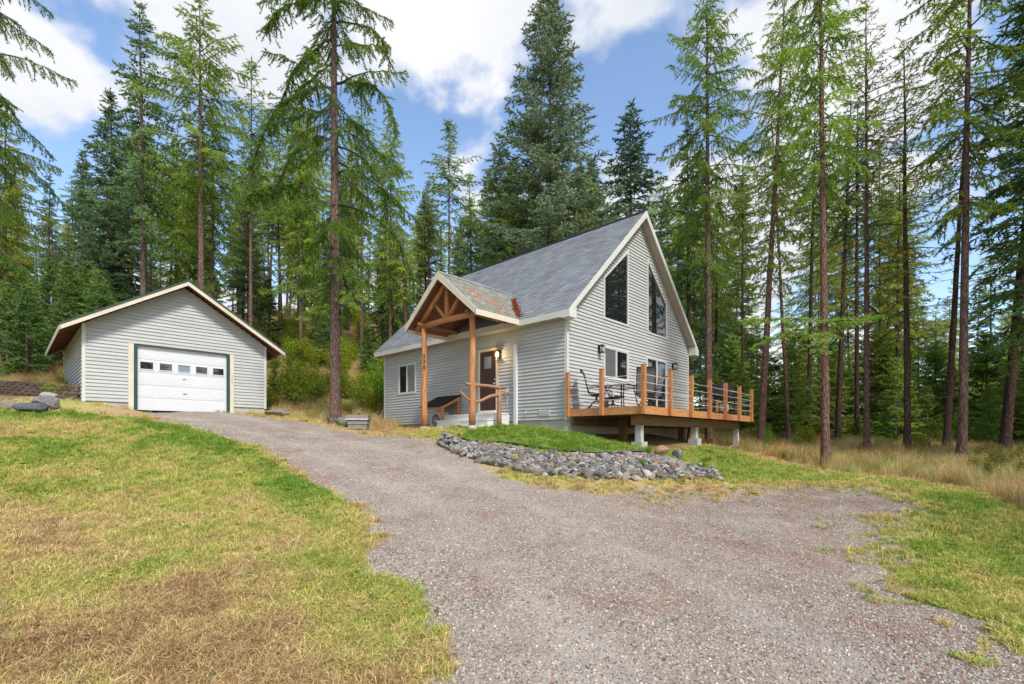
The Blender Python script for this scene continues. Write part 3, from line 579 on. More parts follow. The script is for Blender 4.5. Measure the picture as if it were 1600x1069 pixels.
# ------------------------------------------------------------------ porch (part of the house)
PC, PH, PF = 3.40, 1.755, -2.11; PS = .826; PZp = EZ+PS*PH
vx = lambda z: (z-EZ)/SL-OV
for sg in (-1, 1):
    e = PC+sg*PH
    mb = MB(); mb.poly([(PF, e, EZ), (PF, PC, PZp), (vx(PZp)+.3, PC, PZp), (-OV+.3, e, EZ)], (0, 0, -.05)); mb.build('porch_roof', M['soffit_brown'], house)
    pr = bpy.data.objects[[o.name for o in house.children if o.name.startswith('porch_roof')][-1]]
    Sv = Vector((0, -sg, PS)).normalized(); Nv = Vector((0, sg*PS, 1)).normalized(); wid = vx(PZp)-PF
    mb = shingles((PF-.015, e+sg*.02, EZ-.015), (1, 0, 0), Sv, Nv, wid+.1, PH/abs(Sv.y)+.02, .30, .14, lambda a, s: PF+a-.15 < vx(EZ+s*Sv.z)+.05, 5+sg)
    tag(mb.build('shingles', M['mossy'], pr), kind='stuff')
    mb = MB(); mb.poly([(PF-.03, e+sg*.02, EZ-.0), (PF-.03, PC, PZp+.012), (PF-.03, PC, PZp-.235), (PF-.03, e+sg*.02, EZ-.20)], (.03, 0, 0)); mb.build('rake_board', M['cream'], house)
    y0, y1 = sorted((e, e+sg*.025)); mb = MB(); mb.box(PF-.03, -OV-.026, y0, y1, EZ-.19, EZ-.02); mb.build('eave_fascia', M['cream'], house)
    # tongue and groove ceiling boards on the slope
    for k in range(14):
        a0 = k/14; a1 = (k+1)/14-.006
        ya, yb = e-sg*PH*a0, e-sg*PH*a1; za, zb = EZ+PS*PH*a0-.055, EZ+PS*PH*a1-.055
        mb = MB(); mb.poly([(PF+.02, ya, za), (PF+.02, yb, zb), (-.2 if a0 < .2 else .15, yb, zb), (-.2 if a0 < .2 else .15, ya, za)], (0, 0, -.016)); mb.build('ceiling_board', M['soffit_brown'], house)
mb = MB()
for k in range(13):
    x = PF-.02+k*.27
    for sg in (-1, 1): mb.add([(x, PC, PZp+.045), (x+.29, PC, PZp+.03), (x+.29, PC+sg*.13, PZp-.08), (x, PC+sg*.13, PZp-.065)], [(0, 1, 2, 3)])
tag(mb.build('ridge_cap', M['mossy'], house), kind='stuff')
PX = -1.755; PYs = (2.205, 4.595)
for i, y in enumerate(PYs):
    r = random.Random(3+i); pts = [(PX+r.uniform(-.008, .008), y+r.uniform(-.008, .008), .36+k*.47) for k in range(8)]
    pts[-1] = (PX, y, 3.70); mb = MB(); mb.tube(pts, [.102, .100, .098, .096, .094, .093, .091, .090], 18); p = mb.build('porch_post', M['cedar'], house, smooth=True)
    mb = MB(); mb.tube([(PX, y, -.1), (PX, y, .30), (PX, y, .37)], [.16, .15, .12], 16); mb.build('pier', M['concrete'], p)
    if i == 1:
        view = Vector((0, 0))-Vector((1.62, 14.11)); vl = (view.x*math.cos(TH)+view.y*math.sin(TH)-PX, -view.x*math.sin(TH)+view.y*math.cos(TH)-y); a = math.atan2(vl[1], vl[0])
        for k, ch in enumerate('230'):
            cu = bpy.data.curves.new('digit', 'FONT'); cu.body = ch; cu.size = .17; cu.align_x = 'CENTER'; cu.align_y = 'CENTER'; cu.extrude = .006; cu.offset = .004
            tmp = bpy.data.objects.new('t', cu); link(tmp); bpy.context.view_layer.update(); me = bpy.data.meshes.new_from_object(tmp.evaluated_get(bpy.context.evaluated_depsgraph_get())); bpy.data.objects.remove(tmp)
            me.materials.clear(); me.materials.append(M['digit']); rr = .101
            place('digit', me, p, (PX+math.cos(a)*rr, y+math.sin(a)*rr, 2.70-k*.185), (R(90), 0, a+R(90)))
mb = MB(); mb.tube([(PX-.02, PYs[0]-.16, 3.69), (PX-.02, PC, 3.735), (PX-.02, PYs[1]+.16, 3.71)], [.088, .092, .085], 14); mb.build('tie_log', M['rough_log' if False else 'cedar'], house, smooth=True)
mb = MB(); mb.tube([(PX, PC, 3.74), (PX, PC, 4.86)], [.075, .07], 12); mb.build('king_post', M['cedar'], house, smooth=True)
for sg in (-1, 1):
    mb = MB(); mb.tube([(PX-.01, PC+sg*.07, 3.79), (PX-.01, PC+sg*.60, 4.33)], [.055, .058], 10); mb.build('strut', M['cedar'], house, smooth=True)
    mb = MB(); mb.tube([(PX, PC+sg*1.62, 3.64), (PX, PC+sg*.04, 3.64+PS*1.58)], [.08, .075], 12); mb.build('rafter_log', M['cedar'], house, smooth=True)
    mb = MB(); mb.tube([(PX-.25, PC+sg*1.195, 3.74), (-.05, PC+sg*1.195, 3.74)], .075, 12); mb.build('plate_log', M['old_wood'], house, smooth=True)
mb = MB(); mb.tube([(PX-.3, PC, 4.93), (.9, PC, 4.93)], .075, 12); mb.build('ridge_log', M['old_wood'], house, smooth=True)
# needle litter packed into the valley
mb = MB(); r = random.Random(2)
for k in range(520):
    t = r.random()**.9; z = EZ+.05+t*1.05; y = 1.645+(z-EZ)/PS+r.gauss(-.02, .05)*(1.3-t*.6); x = vx(z)+r.gauss(-.02, .05)*(1.3-t*.6); zz_ = max(EZ+SL*(x+OV), EZ+PS*(y-1.645))+.022+r.uniform(0, .012)
    a = r.uniform(0, 6.28); l = r.uniform(.03, .06); c = Vector((x, y, zz_)); d = Vector((math.cos(a), math.sin(a), r.uniform(-.1, .9)))*l; s_ = Vector((-math.sin(a), math.cos(a), .5))*l*.4
    mb.add([c-d, c+s_, c+d, c-s_+Vector((0, 0, .02))], [(0, 1, 2), (0, 2, 3)])
for k in range(420):
    cx_, cy_ = ((.62, .70), (1.15, .55), (1.6, .85), (.9, 1.05), (1.45, .33))[k % 5]; a = r.gauss(cx_, .22); s_l = r.gauss(cy_, .09)
    z = EZ+PS*s_l+.028; y = 1.645+s_l; x = PF+a
    if x > vx(z) or s_l < .05: continue
    an = r.gauss(.0, .5); l = r.uniform(.02, .05); mb.add([(x-l, y-.01, z-.008), (x+l*math.cos(an), y+l*math.sin(an)*.5, z+PS*l*math.sin(an)*.5+.004), (x, y+.012, z+.014)], [(0, 1, 2)])
tag(mb.build('needle_litter', M['needle_litter'], house), kind='stuff')
# ------------------------------------------------------------------ porch steps and rail
steps = thing('entry_steps', 'white painted steps and landing at the front door', 'steps', (1.62, 14.11, 0), TH)
for nm, x0, y0, y1, z0, z1 in (('landing', -.60, 2.30, 4.99, .0, .80), ('step', -.92, 2.42, 4.99, .0, .60), ('step', -1.24, 2.46, 4.99, .0, .38)):
    xb = -.03 if nm == 'landing' else (-.60 if x0 > -1 else -.92)
    mb = MB(); mb.box(x0, xb-.002, y0, y1, z0, z1-.045); st = mb.build(nm, M['white_dirty'], steps); mb = MB(); mb.box(x0-.03, xb-.002 if nm != 'landing' else -.14, y0-.02, y1+.03, z1-.045, z1); mb.build('tread', M['white_dirty'], st)
rail = thing('log_handrail', 'rustic peeled log handrail from porch post to newel', 'handrail', (1.62, 14.11, 0), TH)
mb = MB(); mb.tube([(-.66, 2.16, .28), (-.655, 2.165, .7), (-.66, 2.15, 1.1), (-.65, 2.16, 1.52)], [.085, .072, .07, .062], 12); mb.build('newel_post', M['rough_log'], rail, smooth=True)
mb = MB(); mb.tube([(-2.0, 2.22, 1.60), (-1.6, 2.19, 1.585), (-1.1, 2.18, 1.60), (-.7, 2.16, 1.575), (-.38, 2.13, 1.60)], [.045, .055, .05, .06, .05], 10); mb.build('top_rail', M['rough_log'], rail, smooth=True)
mb = MB(); mb.tube([(-2.2, 2.24, 1.36), (-1.95, 2.22, 1.16), (-1.72, 2.18, 1.06), (-1.45, 2.15, 1.12), (-1.1, 2.15, 1.27), (-.85, 2.15, 1.33), (-.66, 2.15, 1.30)], [.03, .035, .04, .045, .05, .05, .04], 10); mb.build('lower_rail', M['rough_log'], rail, smooth=True)
mb = MB(); mb.tube([(-.66, 2.15, 1.30), (-.55, 2.1, 1.42), (-.42, 2.06, 1.44), (-.30, 2.03, 1.36)], [.045, .04, .035, .02], 8); mb.build('branch_stub', M['rough_log'], rail, smooth=True)
# ------------------------------------------------------------------ heat pump under its little roof
ac = thing('heat_pump', 'ivory outdoor heat pump unit beside the porch steps', 'heat pump', (1.62, 14.11, 0), TH)
mb = MB(); mb.box(-.57, -.25, 5.16, 5.86, .34, .92); mb.build('case', M['ac_case'], ac)
mb = MB(); mb.tube([(-.571, 5.50, .63), (-.585, 5.50, .63)], .235, 24); mb.build('fan_recess', M['black'], ac)
mb = MB()
for k in range(1, 7):
    rr = .235*k/6; mb.tube([(-.596, 5.50+rr*math.cos(a), .63+rr*math.sin(a)) for a in [i*2*math.pi/20 for i in range(21)]], .004, 4)
for k in range(16):
    a = k*math.pi/8; mb.bar((-.596, 5.50, .63), (-.596, 5.50+.235*math.cos(a), .63+.235*math.sin(a)), .005, .005)
tag(mb.build('fan_grille', M['ac_case'], ac), kind='stuff')
mb = MB(); mb.box(-.50, -.30, 5.135, 5.16, .50, .66); mb.tube([(-.42, 5.13, .58), (-.40, 5.08, .55), (-.2, 5.02, .72), (-.05, 5.0, .80)], .02, 6); mb.build('pipe_cover', M['black'], ac)
mb = MB(); mb.box(-.58, -.25, 5.18, 5.24, .20, .34); mb.box(-.58, -.25, 5.78, 5.84, .20, .34); mb.build('foot', M['concrete'], ac)
sh = thing('heat_pump_shelter', 'small lean-to roof of black felt on cedar posts over the heat pump', 'shelter', (1.62, 14.11, 0), TH)
mb = MB(); mb.poly([(-.93, 4.71, 1.09), (-.93, 6.0, 1.09), (-.03, 6.1, 1.52), (-.03, 4.71, 1.52)], (0, 0, .04)); mb.build('roof', M['felt'], sh)
for x, y, z in ((-.84, 4.80, 1.07), (-.84, 5.90, 1.07), (-.12, 4.80, 1.42)): mb = MB(); mb.box(x-.045, x+.045, y-.045, y+.045, .2, z); mb.build('post', M['cedar'], sh)
mb = MB(); mb.bar((-.92, 4.76, 1.05), (-.05, 4.76, 1.45), .05, .10); mb.build('rafter', M['cedar_h'], sh)
mb = MB(); mb.bar((-.84, 4.74, 1.06), (-.84, 5.98, 1.06), .05, .09); mb.build('beam', M['cedar_h'], sh)
# ------------------------------------------------------------------ deck
deck = thing('deck', 'raised cedar deck with posts and steel cables along the gable wall', 'deck', (1.62, 14.11, 0), TH)
DD, DZ = -2.44, .83
n = 17; w = -DD/n
pm = MB(); pm.box(.03, HW-.03, 0, w-.008, DZ-.03, DZ); pm = pm.mesh('deck_board', M['cedar_h'])
for k in range(n): place('deck_board', pm, deck, (0, DD+k*w, 0))
for x0, x1, y0, y1 in ((0, HW, DD-.035, DD), (-.035, 0, DD-.035, -.03), (HW, HW+.035, DD-.035, -.03)):
    mb = MB(); mb.box(x0, x1, y0, y1, DZ-.21, DZ+.003); mb.build('fascia_board', M['cedar_h'], deck)
jm = MB(); jm.box(0, .04, DD+.01, -.03, DZ-.2, DZ-.033); jm = jm.mesh('joist', M['old_wood'])
for k in range(1, 21): place('joist', jm, deck, (k*.405, 0, 0))
mb = MB(); mb.bar((.28, -2.02, DZ-.35), (HW-.2, -2.02, DZ-.35), .16, .28); mb.build('beam', M['old_wood'], deck)
mb = MB(); mb.bar((.28, -.06, DZ-.35), (HW-.2, -.06, DZ-.35), .05, .24); mb.build('ledger', M['old_wood'], deck)
postm = MB(); postm.box(-.052, .052, -.052, .052, DZ-.215, DZ+1.05); postm.add([(-.052, -.052, DZ+1.05), (.052, -.052, DZ+1.05), (.052, .052, DZ+1.05), (-.052, .052, DZ+1.05), (0, 0, DZ+1.075)], [(0, 1, 4), (1, 2, 4), (2, 3, 4), (3, 0, 4), (3, 2, 1, 0)]); postm = postm.mesh('rail_post', M['cedar'])
capm = MB(); capm.box(-.056, .056, -.056, .056, DZ+1.045, DZ+1.065); capm = capm.mesh('cap', M['old_wood'])
pos = [(-.09, -.10), (-.09, -1.255), (-.06, DD-.06)]+[(HW*k/6, DD-.09) for k in range(1, 6)]+[(HW+.06, DD-.06), (HW+.09, -1.15), (HW+.09, -.1)]
for x, y in pos: p = place('rail_post', postm, deck, (x, y, 0)); place('cap', capm, p)
runs = [pos[0:3], [pos[2]]+pos[3:9], pos[8:11]]
for run in runs:
    for a, b in zip(run[:-1], run[1:]):
        for k in range(4):
            z = DZ+.20+k*.205; sag = -.006; mb = MB(); m_ = [(a[i]+b[i])/2 for i in (0, 1)]; mb.tube([(a[0], a[1], z), (m_[0], m_[1], z+sag), (b[0], b[1], z)], .0095, 6); mb.build('rail_cable', M['steel'], deck)
def wpos(lx, ly): return 1.62+lx*math.cos(TH)-ly*math.sin(TH), 14.11+lx*math.sin(TH)+ly*math.cos(TH)
for i, lx in enumerate((.60, 4.32, 8.28)):
    gxx, gyy = wpos(lx, -2.02); g = ground(gxx, gyy); mb = MB(); mb.box(lx-.08, lx+.08, -2.11, -1.93, g-.1, DZ-.49); p = mb.build('pier', M['concrete_light'], deck)
    mb = MB(); mb.box(lx-.16, lx+.16, -2.18, -1.86, g-.3, g+.2); mb.build('footing', M['concrete_light'], p)
mb = MB(); mb.bar((6.6, -.9, .55), (7.3, -.5, -.2), .06, .25); mb.build('brace', M['old_wood'], deck)
for lx in (2.0, 6.3):
    gxx, gyy = wpos(lx, -.7); g = ground(gxx, gyy); mb = MB(); mb.box(lx-.1, lx+.1, -.8, -.6, g-.2, DZ-.21); mb.build('pier', M['old_wood'], deck)
# lattice of shade boards closing the crawl space at the back
# ------------------------------------------------------------------ things on the deck
def on_deck(lx, ly): x, y = wpos(lx, ly); return (x, y, DZ+.001)
def chair(lx, ly, rz, label, m='sling', tall=1.12):
    t = thing('patio_chair', label, 'chair', on_deck(lx, ly), TH+rz, 'swivel sling chairs on the deck')
    h0 = .43
    mb = MB(); P = [(.27, h0+.035), (.1, h0), (-.1, h0-.015), (-.22, h0+.01)]
    for a, b in zip(P[:-1], P[1:]): mb.poly([(-.24, a[0], a[1]), (.24, a[0], a[1]), (.24, b[0], b[1]), (-.24, b[0], b[1])], (0, 0, .018))
    mb.build('seat', M[m], t)
    mb = MB(); B = [(-.22, h0+.02), (-.28, h0+.25), (-.33, h0+.5), (-.40, tall-.03), (-.46, tall)]
    for a, b in zip(B[:-1], B[1:]): mb.poly([(-.24, a[0], a[1]), (.24, a[0], a[1]), (.24, b[0], b[1]), (-.24, b[0], b[1])], (0, -.018, 0))
    mb.build('backrest', M[m], t)
    for s in (-1, 1):
        mb = MB(); mb.tube([(s*.25, .28, h0+.03), (s*.25, -.08, h0-.01), (s*.25, -.21, h0+.03), (s*.25, -.29, h0+.28), (s*.25, -.34, h0+.52), (s*.25, -.41, tall-.02), (s*.25, -.47, tall)], .016, 8); mb.build('side_frame', M['black'], t, smooth=True)
        mb = MB(); mb.tube([(s*.25, .10, h0), (s*.29, .14, h0+.2), (s*.30, .02, h0+.235), (s*.29, -.16, h0+.23), (s*.25, -.29, h0+.26)], .015, 8); mb.build('armrest', M['black'], t, smooth=True)
    mb = MB(); mb.tube([(-.25, -.44, tall-.01), (.25, -.44, tall-.01)], .016, 8); mb.build('top_bar', M['black'], t)
    mb = MB(); mb.tube([(0, 0, .20), (0, 0, h0-.05)], .035, 10); mb.box(-.2, .2, -.15, .15, h0-.06, h0-.03); mb.build('swivel_post', M['black'], t)
    for k in range(4):
        a = R(45+90*k); mb = MB(); mb.tube([(0, 0, .24), (.14*math.cos(a), .14*math.sin(a), .19), (.33*math.cos(a), .33*math.sin(a), .015)], [.022, .018, .016], 8); mb.build('leg', M['black'], t, smooth=True)
    return t
chair(.42, -.75, R(-146), 'sling patio chair seen side on, nearest the house corner on the deck')
chair(1.35, -1.78, R(-56), 'high backed sling chair turned away behind the deck corner post', tall=1.16)
chair(2.55, -1.35, R(48), 'sun bleached pale chair tilted in front of the sliding door', 'pale_sling', 1.08)
chair(1.95, -.36, R(182), 'pale chair under the ground floor window behind the patio table', 'pale_sling', .98)
t = thing('patio_table', 'rectangular black patio table between the sling chairs', 'table', on_deck(1.42, -1.02), TH)
mb = MB(); mb.box(-.62, .62, -.42, .42, .70, .715); mb.build('table_top', M['glass'], t)
mb = MB()
for a, b in (((-.65, -.45), (.65, -.45)), ((.65, -.45), (.65, .45)), ((.65, .45), (-.65, .45)), ((-.65, .45), (-.65, -.45))): mb.bar((*a, .705), (*b, .705), .04, .035)
mb.build('table_rim', M['black'], t)
for sx in (-1, 1):
    for sy in (-1, 1): mb = MB(); mb.tube([(sx*.48, sy*.32, .70), (sx*.36, sy*.24, .42), (sx*.40, sy*.27, .2), (sx*.52, sy*.36, .0)], .018, 8); mb.build('leg', M['black'], t, smooth=True)
g = thing('gas_grill', 'black gas barbecue with domed lid at the far end of the deck', 'grill', on_deck(7.55, -1.85), TH+R(0))
mb = MB()
prof = [(.27, .78), (.29, .90), (.25, 1.05), (.13, 1.17), (-.05, 1.20), (-.2, 1.12), (-.28, .95), (-.28, .78)]
mb.poly([(-.42, y, z) for y, z in prof], (.84, 0, 0)); mb.build('lid', M['black_gloss'], g)
mb = MB(); mb.box(-.42, .42, -.27, .26, .62, .775); mb.build('firebox', M['black'], g)
for s in (-1, 1):
    mb = MB(); x0, x1 = sorted((s*.44, s*.74)); mb.box(x0, x1, -.25, .25, .74, .78); mb.build('side_shelf', M['black'], g)
    mb = MB(); mb.tube([(s*.56, -.34, 0.06), (s*.56, -.28, .06)], .06, 14) if False else mb.tube([(s*.40, .20, .06), (s*.46, .20, .06)], .06, 14); mb.build('wheel', M['black'], g)
    for y in (-.22, .22): mb = MB(); mb.box(s*.40-.02, s*.40+.02, y-.02, y+.02, .06, .62); mb.build('leg', M['black'], g)
mb = MB(); mb.box(-.42, .42, -.24, .24, .12, .15); mb.build('bottom_shelf', M['black'], g)
mb = MB(); mb.tube([(-.3, -.33, .92), (.3, -.33, .92)], .014, 8); mb.bar((-.28, -.27, .92), (-.28, -.33, .92), .02, .02); mb.bar((.28, -.27, .92), (.28, -.33, .92), .02, .02); mb.build('lid_handle', M['steel'], g)
mb = MB(); mb.tube([(-.05, 0, .15), (-.05, 0, .2), (-.05, 0, .42), (-.05, 0, .48), (-.05, 0, .52)], [.13, .15, .15, .10, .04], 16); mb.build('gas_bottle', M['white'], g, smooth=True)
# ------------------------------------------------------------------ garage
GXY = (-13.73, 15.31)
gar = thing('garage', 'grey sided single garage with white sectional door and dark green roof', 'garage', (*GXY, 0), TH)
W, D, GE, GO = 5.515, 6.3, 3.49, .55; GS = .631; GR = W/2; GP_ = GE+GS*(GR+GO); GF = -.5
OX0, OX1, OZ = 1.145, 4.35, 3.19
mb = MB(); mb.box(.02, OX0, .02, .2, .2, 1.18); mb.box(OX1, W-.02, .02, .2, .2, 1.18); mb.box(.02, .2, .2, D-.02, .2, 1.18); mb.box(W-.2, W-.02, .2, D-.02, .2, 1.18); mb.build('foundation', M['concrete'], gar)
und2 = lambda z: (max(0, (z-(GE-.17))/GS-GO), min(W, W-((z-(GE-.17))/GS-GO)))
uz = lambda x: GE-.17+GS*(min(x, W-x)+GO)
mb = MB(); mb.poly([(0, 0, 1.18), (OX0+.1, 0, 1.18), (OX0+.1, 0, uz(OX0+.1)), (0, 0, uz(0))], (0, .12, 0)); mb.poly([(OX1-.1, 0, 1.18), (W, 0, 1.18), (W, 0, uz(0)), (OX1-.1, 0, uz(OX1-.1))], (0, .12, 0))
mb.poly([(OX0+.1, 0, OZ-.05), (OX1-.1, 0, OZ-.05), (OX1-.1, 0, uz(OX1-.1)), (GR, 0, uz(GR)), (OX0+.1, 0, uz(OX0+.1))], (0, .12, 0))
mb.box(0, .12, .12, D, 1.18, uz(0)); mb.box(W-.12, W, .12, D, 1.18, uz(0)); mb.poly([(.12, D-.12, 1.18), (W-.12, D-.12, 1.18), (W-.12, D-.12, uz(0)), (GR, D-.12, uz(GR)), (.12, D-.12, uz(0))], (0, .12, 0))
mb.build('wall', M['siding'], gar)
boards(gar, 'Y', -1, 0, 1.18, GP_-.25, .118, lambda z: (max(.07, und2(z)[0]), min(W-.07, und2(z)[1])), [rect(OX0, OX1, .5, OZ)], M['siding'])
boards(gar, 'X', -1, 0, 1.18, uz(0), .118, lambda z: (.07, D-.07), [], M['siding'])
for x0, x1, y0, y1 in ((-.024, .068, -.024, .068), (W-.068, W+.024, -.024, .068), (-.024, .068, D-.068, D)):
    mb = MB(); mb.box(x0, x1, y0, y1, 1.16, uz(0)); mb.build('corner_trim', M['trim'], gar)
for x0, x1 in ((OX0, 1.29), (4.215, OX1)): mb = MB(); mb.box(x0, x1, -.045, .0, .82, OZ+.0); mb.build('door_casing', M['cream'], gar)
for x0, x1 in ((1.292, 1.385), (4.12, 4.213)): mb = MB(); mb.box(x0, x1, -.05, .12, .82, OZ-.0); mb.build('door_jamb', M['green_trim'], gar)
mb = MB(); mb.box(1.386, 4.119, -.05, .12, OZ-.03, OZ+.015); mb.build('door_head', M['green_trim'], gar)
gd = mb = MB(); DZ0, DZ1 = .95, 3.155; hh = (DZ1-DZ0)/5; DX0, DX1 = 1.385, 4.12; pw = (DX1-DX0)/5
gdo = None
for i in range(5):
    z0 = DZ0+i*hh; mb = MB()
    if i != 3: mb.box(DX0, DX1, .062, .10, z0+.004, z0+hh-.004)
    else:
        mb.box(DX0, DX1, .062, .10, z0+.004, z0+.09); mb.box(DX0, DX1, .062, .10, z0+hh-.09, z0+hh-.004)
        for j in range(6): a = DX0+j*pw; mb.box(max(DX0, a-.085), min(DX1, a+.085), .062, .10, z0+.09, z0+hh-.09)
    sec = mb.build('door_section', M['white'], gar)
    for j in range(5):
        a0, a1 = DX0+j*pw+.055, DX0+(j+1)*pw-.055
        if i != 3:
            mb = MB(); frame = [(a0, z0+.055), (a1, z0+.055), (a1, z0+hh-.055), (a0, z0+hh-.055)]
            # raised panel with sloped shoulders
            f = .02; q = [(a0, .061, z0+.06), (a1, .061, z0+.06), (a1, .061, z0+hh-.06), (a0, .061, z0+hh-.06), (a0+f, .058, z0+.06+f), (a1-f, .058, z0+.06+f), (a1-f, .058, z0+hh-.06-f), (a0+f, .058, z0+hh-.06-f)]
            mb.add(q, [(0, 1, 5, 4), (1, 2, 6, 5), (2, 3, 7, 6), (3, 0, 4, 7), (4, 5, 6, 7), (3, 2, 1, 0)]); mb.build('raised_panel', M['white'], sec)
        else:
            fr, inn = frame_poly([(a0+.01, z0+.07), (a1-.01, z0+.07), (a1-.01, z0+hh-.07), (a0+.01, z0+hh-.07)], .03, .02, 'Y', -1, .064, M['white'], 'window_frame', sec)
            pane(inn, 'Y', -1, .075, M['door_glass'] if j == 2 else M['glass'], sec)
mb = MB(); mb.box(DX0, DX1, .13, .14, DZ0, DZ1); mb.build('dark_interior', M['black'], gar)
mb = MB(); mb.tube([(2.77, .055, 1.62), (2.77, .02, 1.62)], .02, 8); mb.bar((2.71, .015, 1.62), (2.83, .015, 1.62), .02, .025); mb.build('door_handle', M['steel'], gar)
mb = MB(); mb.bar((2.70, .04, 2.14), (2.80, .04, 2.14), .03, .03); mb.build('door_latch', M['steel'], gar)
mb = MB(); mb.box(4.27, 4.30, -.055, -.045, 2.1, 2.42); mb.build('thermometer', M['concrete'], gar)
for sg in (1, -1):
    f = (lambda x: x) if sg == 1 else (lambda x: W-x); Y1g = D+.5
    mb = MB(); mb.poly([(f(-GO), GF, GE-.05), (GR-sg*.001, GF, GP_-.05), (GR-sg*.001, GF, GP_), (f(-GO), GF, GE)], (0, Y1g-GF, 0)); ro = mb.build('roof', M['metal_roof'], gar)
    Sg = Vector((sg, 0, GS)).normalized(); Ng = Vector((-sg*GS, 0, 1)).normalized()
    sb = shingles((f(-GO-.02), GF-.03, GE-.012), (0, 1, 0), Sg, Ng, Y1g-GF+.06, (GR+GO)/abs(Sg.x)+.01, .33, .15, None, 9+sg); tag(sb.build('shingles', M['metal_roof'], ro), kind='stuff')
    mb = MB(); mb.poly([(f(-GO), GF, GE-.055), (GR, GF, GP_-.055), (GR, GF, GP_-.07), (f(-GO), GF, GE-.07)], (0, Y1g-GF, 0)); mb.build('soffit', M['soffit_brown'], gar)
    mb = MB(); mb.poly([(f(-GO-.02), GF-.03, GE-.055), (GR, GF-.03, GP_-.04), (GR, GF-.03, GP_-.185), (f(-GO-.02), GF-.03, GE-.195)], (0, .028, 0)); mb.build('rake_board', M['cream'], gar)
    mb = MB(); mb.poly([(f(-GO-.03), GF-.045, GE+.012), (GR, GF-.045, GP_+.03), (GR, GF-.045, GP_-.045), (f(-GO-.03), GF-.045, GE-.06)], (0, .044, 0)); mb.build('drip_edge', M['metal_roof'], gar)
    x0, x1 = sorted((f(-GO-.025), f(-GO))); mb = MB(); mb.box(x0, x1, GF-.03, Y1g, GE-.17, GE-.025); mb.build('eave_fascia', M['cream'], gar)
    for k in range(11):
        y = .3+k*.6; mb = MB(); mb.bar((f(-GO+.02), y, GE-.12), (f(.0), y, GE-.12+GS*(GO-.02)), .045, .10); mb.build('rafter_tail', M['soffit_brown'], gar)
# ------------------------------------------------------------------ block retaining wall left of the garage
rw = thing('retaining_wall', 'low retaining wall of weathered brown blocks, mossy at its corner', 'retaining wall', (0, 0, 0))
WPTS = [(-14.15, 15.75), (-15.55, 16.42), (-18.6, 17.45), (-23.5, 19.1)]
WZ = [(1.12, 1.72), (1.20, 1.84), (1.34, 2.08), (1.5, 2.2)]
bmx = []
for q in range(5):
    r = random.Random(q); mb = MB(); v = [(x*(.19+r.uniform(-.006, .004)), y*(.12+r.uniform(-.01, .01)), z*.052) for z in (-1, 1) for y in (-1, 1) for x in (-1, 1)]
    mb.add(v, [(0, 2, 3, 1), (4, 5, 7, 6), (0, 1, 5, 4), (2, 6, 7, 3), (0, 4, 6, 2), (1, 3, 7, 5)]); me = mb.mesh('block', M['block'])
    bm = bmesh.new(); bm.from_mesh(me); bmesh.ops.bevel(bm, geom=bm.edges[:], offset=.012, segments=1, affect='EDGES'); bm.to_mesh(me); bm.free(); bmx.append(me)
r = random.Random(5)
for s in range(3):
    a, b = Vector(WPTS[s]), Vector(WPTS[s+1]); ln = (b-a).length; n = int(ln/.385); an = math.atan2(b.y-a.y, b.x-a.x)
    for c in range(6):
        for k in range(n+1):
            t = (k+.5*(c % 2))/n
            if t > 1.0: continue
            p = a.lerp(b, t); top = WZ[s][1]*(1-t)+WZ[s+1][1]*t; z = top-.055-c*.11
            out = Vector((b.y-a.y, a.x-b.x)).normalized()*(-1); out = out if out.y < 0 else -out
            o = place('block', r.choice(bmx), rw, (p.x+out.x*(c*.012+r.uniform(-.012, .012)), p.y+out.y*(c*.012+r.uniform(-.012, .012)), z), (r.uniform(-.03, .03), r.uniform(-.02, .02), an+r.uniform(-.02, .02)))
            v = r.uniform(.7, 1.35); mossy = s == 0 and t > .55 or s == 1 and t < .22
            o.color = (v*.9, v*1.3, v*.35, 1) if mossy and r.random() < .7 else (v, v*r.uniform(.92, 1.02), v*r.uniform(.85, 1.05), 1)
mb = MB(); mb.poly([(*WPTS[0], .9), (*WPTS[1], .9), (*WPTS[2], 1.2), (*WPTS[3], 1.2), (WPTS[3][0]+.3, WPTS[3][1]+.8, 1.2), (WPTS[2][0]+.3, WPTS[2][1]+.8, 1.2), (WPTS[1][0]+.4, WPTS[1][1]+.8, .9), (WPTS[0][0]+.2, WPTS[0][1]+.6, .9)], (0, 0, .72)); mb.build('backfill', M['block'], rw)
# ================================================================== stones
def rock_mesh(seed, sub=2, flat=.62):
    r = np.random.default_rng(seed); bm = bmesh.new(); bmesh.ops.create_icosphere(bm, subdivisions=sub, radius=1)
    pl = [(lambda v: v/np.linalg.norm(v))(r.normal(size=3)) for _ in range(9)]; cut = r.uniform(.55, .9, 9)
    for v in bm.verts:
        p = np.array(v.co)
        for n, c in zip(pl, cut):
            d = p@n
            if d > c: p = p-n*(d-c)*.92
        p = p*(1+r.normal()*.02); v.co = Vector((p[0], p[1]*.82, p[2]*flat))
    me = bpy.data.meshes.new('rock'); bm.to_mesh(me); bm.free(); me.materials.append(M['rock']); return me
RK = [rock_mesh(s, 2, .60+.10*(s % 4)) for s in range(12)]
RKS = [rock_mesh(100+s, 1, .55) for s in range(6)]
def rockcol(r):
    return r.choice([(1, 1, .98), (1.35, 1.32, 1.22), (.65, .68, .74), (2.0, 1.9, 1.75), (1.05, 1.0, .85), (1.45, 1.1, .82), (1.6, 1.28, .95), (.55, .52, .52), (1.25, .88, .75), (.85, .95, .82), (1.7, 1.55, 1.35), (1.05, .75, .68)])
bank = thing('rock_bank', 'dry stacked bank of field stones below the small lawn', 'rock bank', (0, 0, 0))
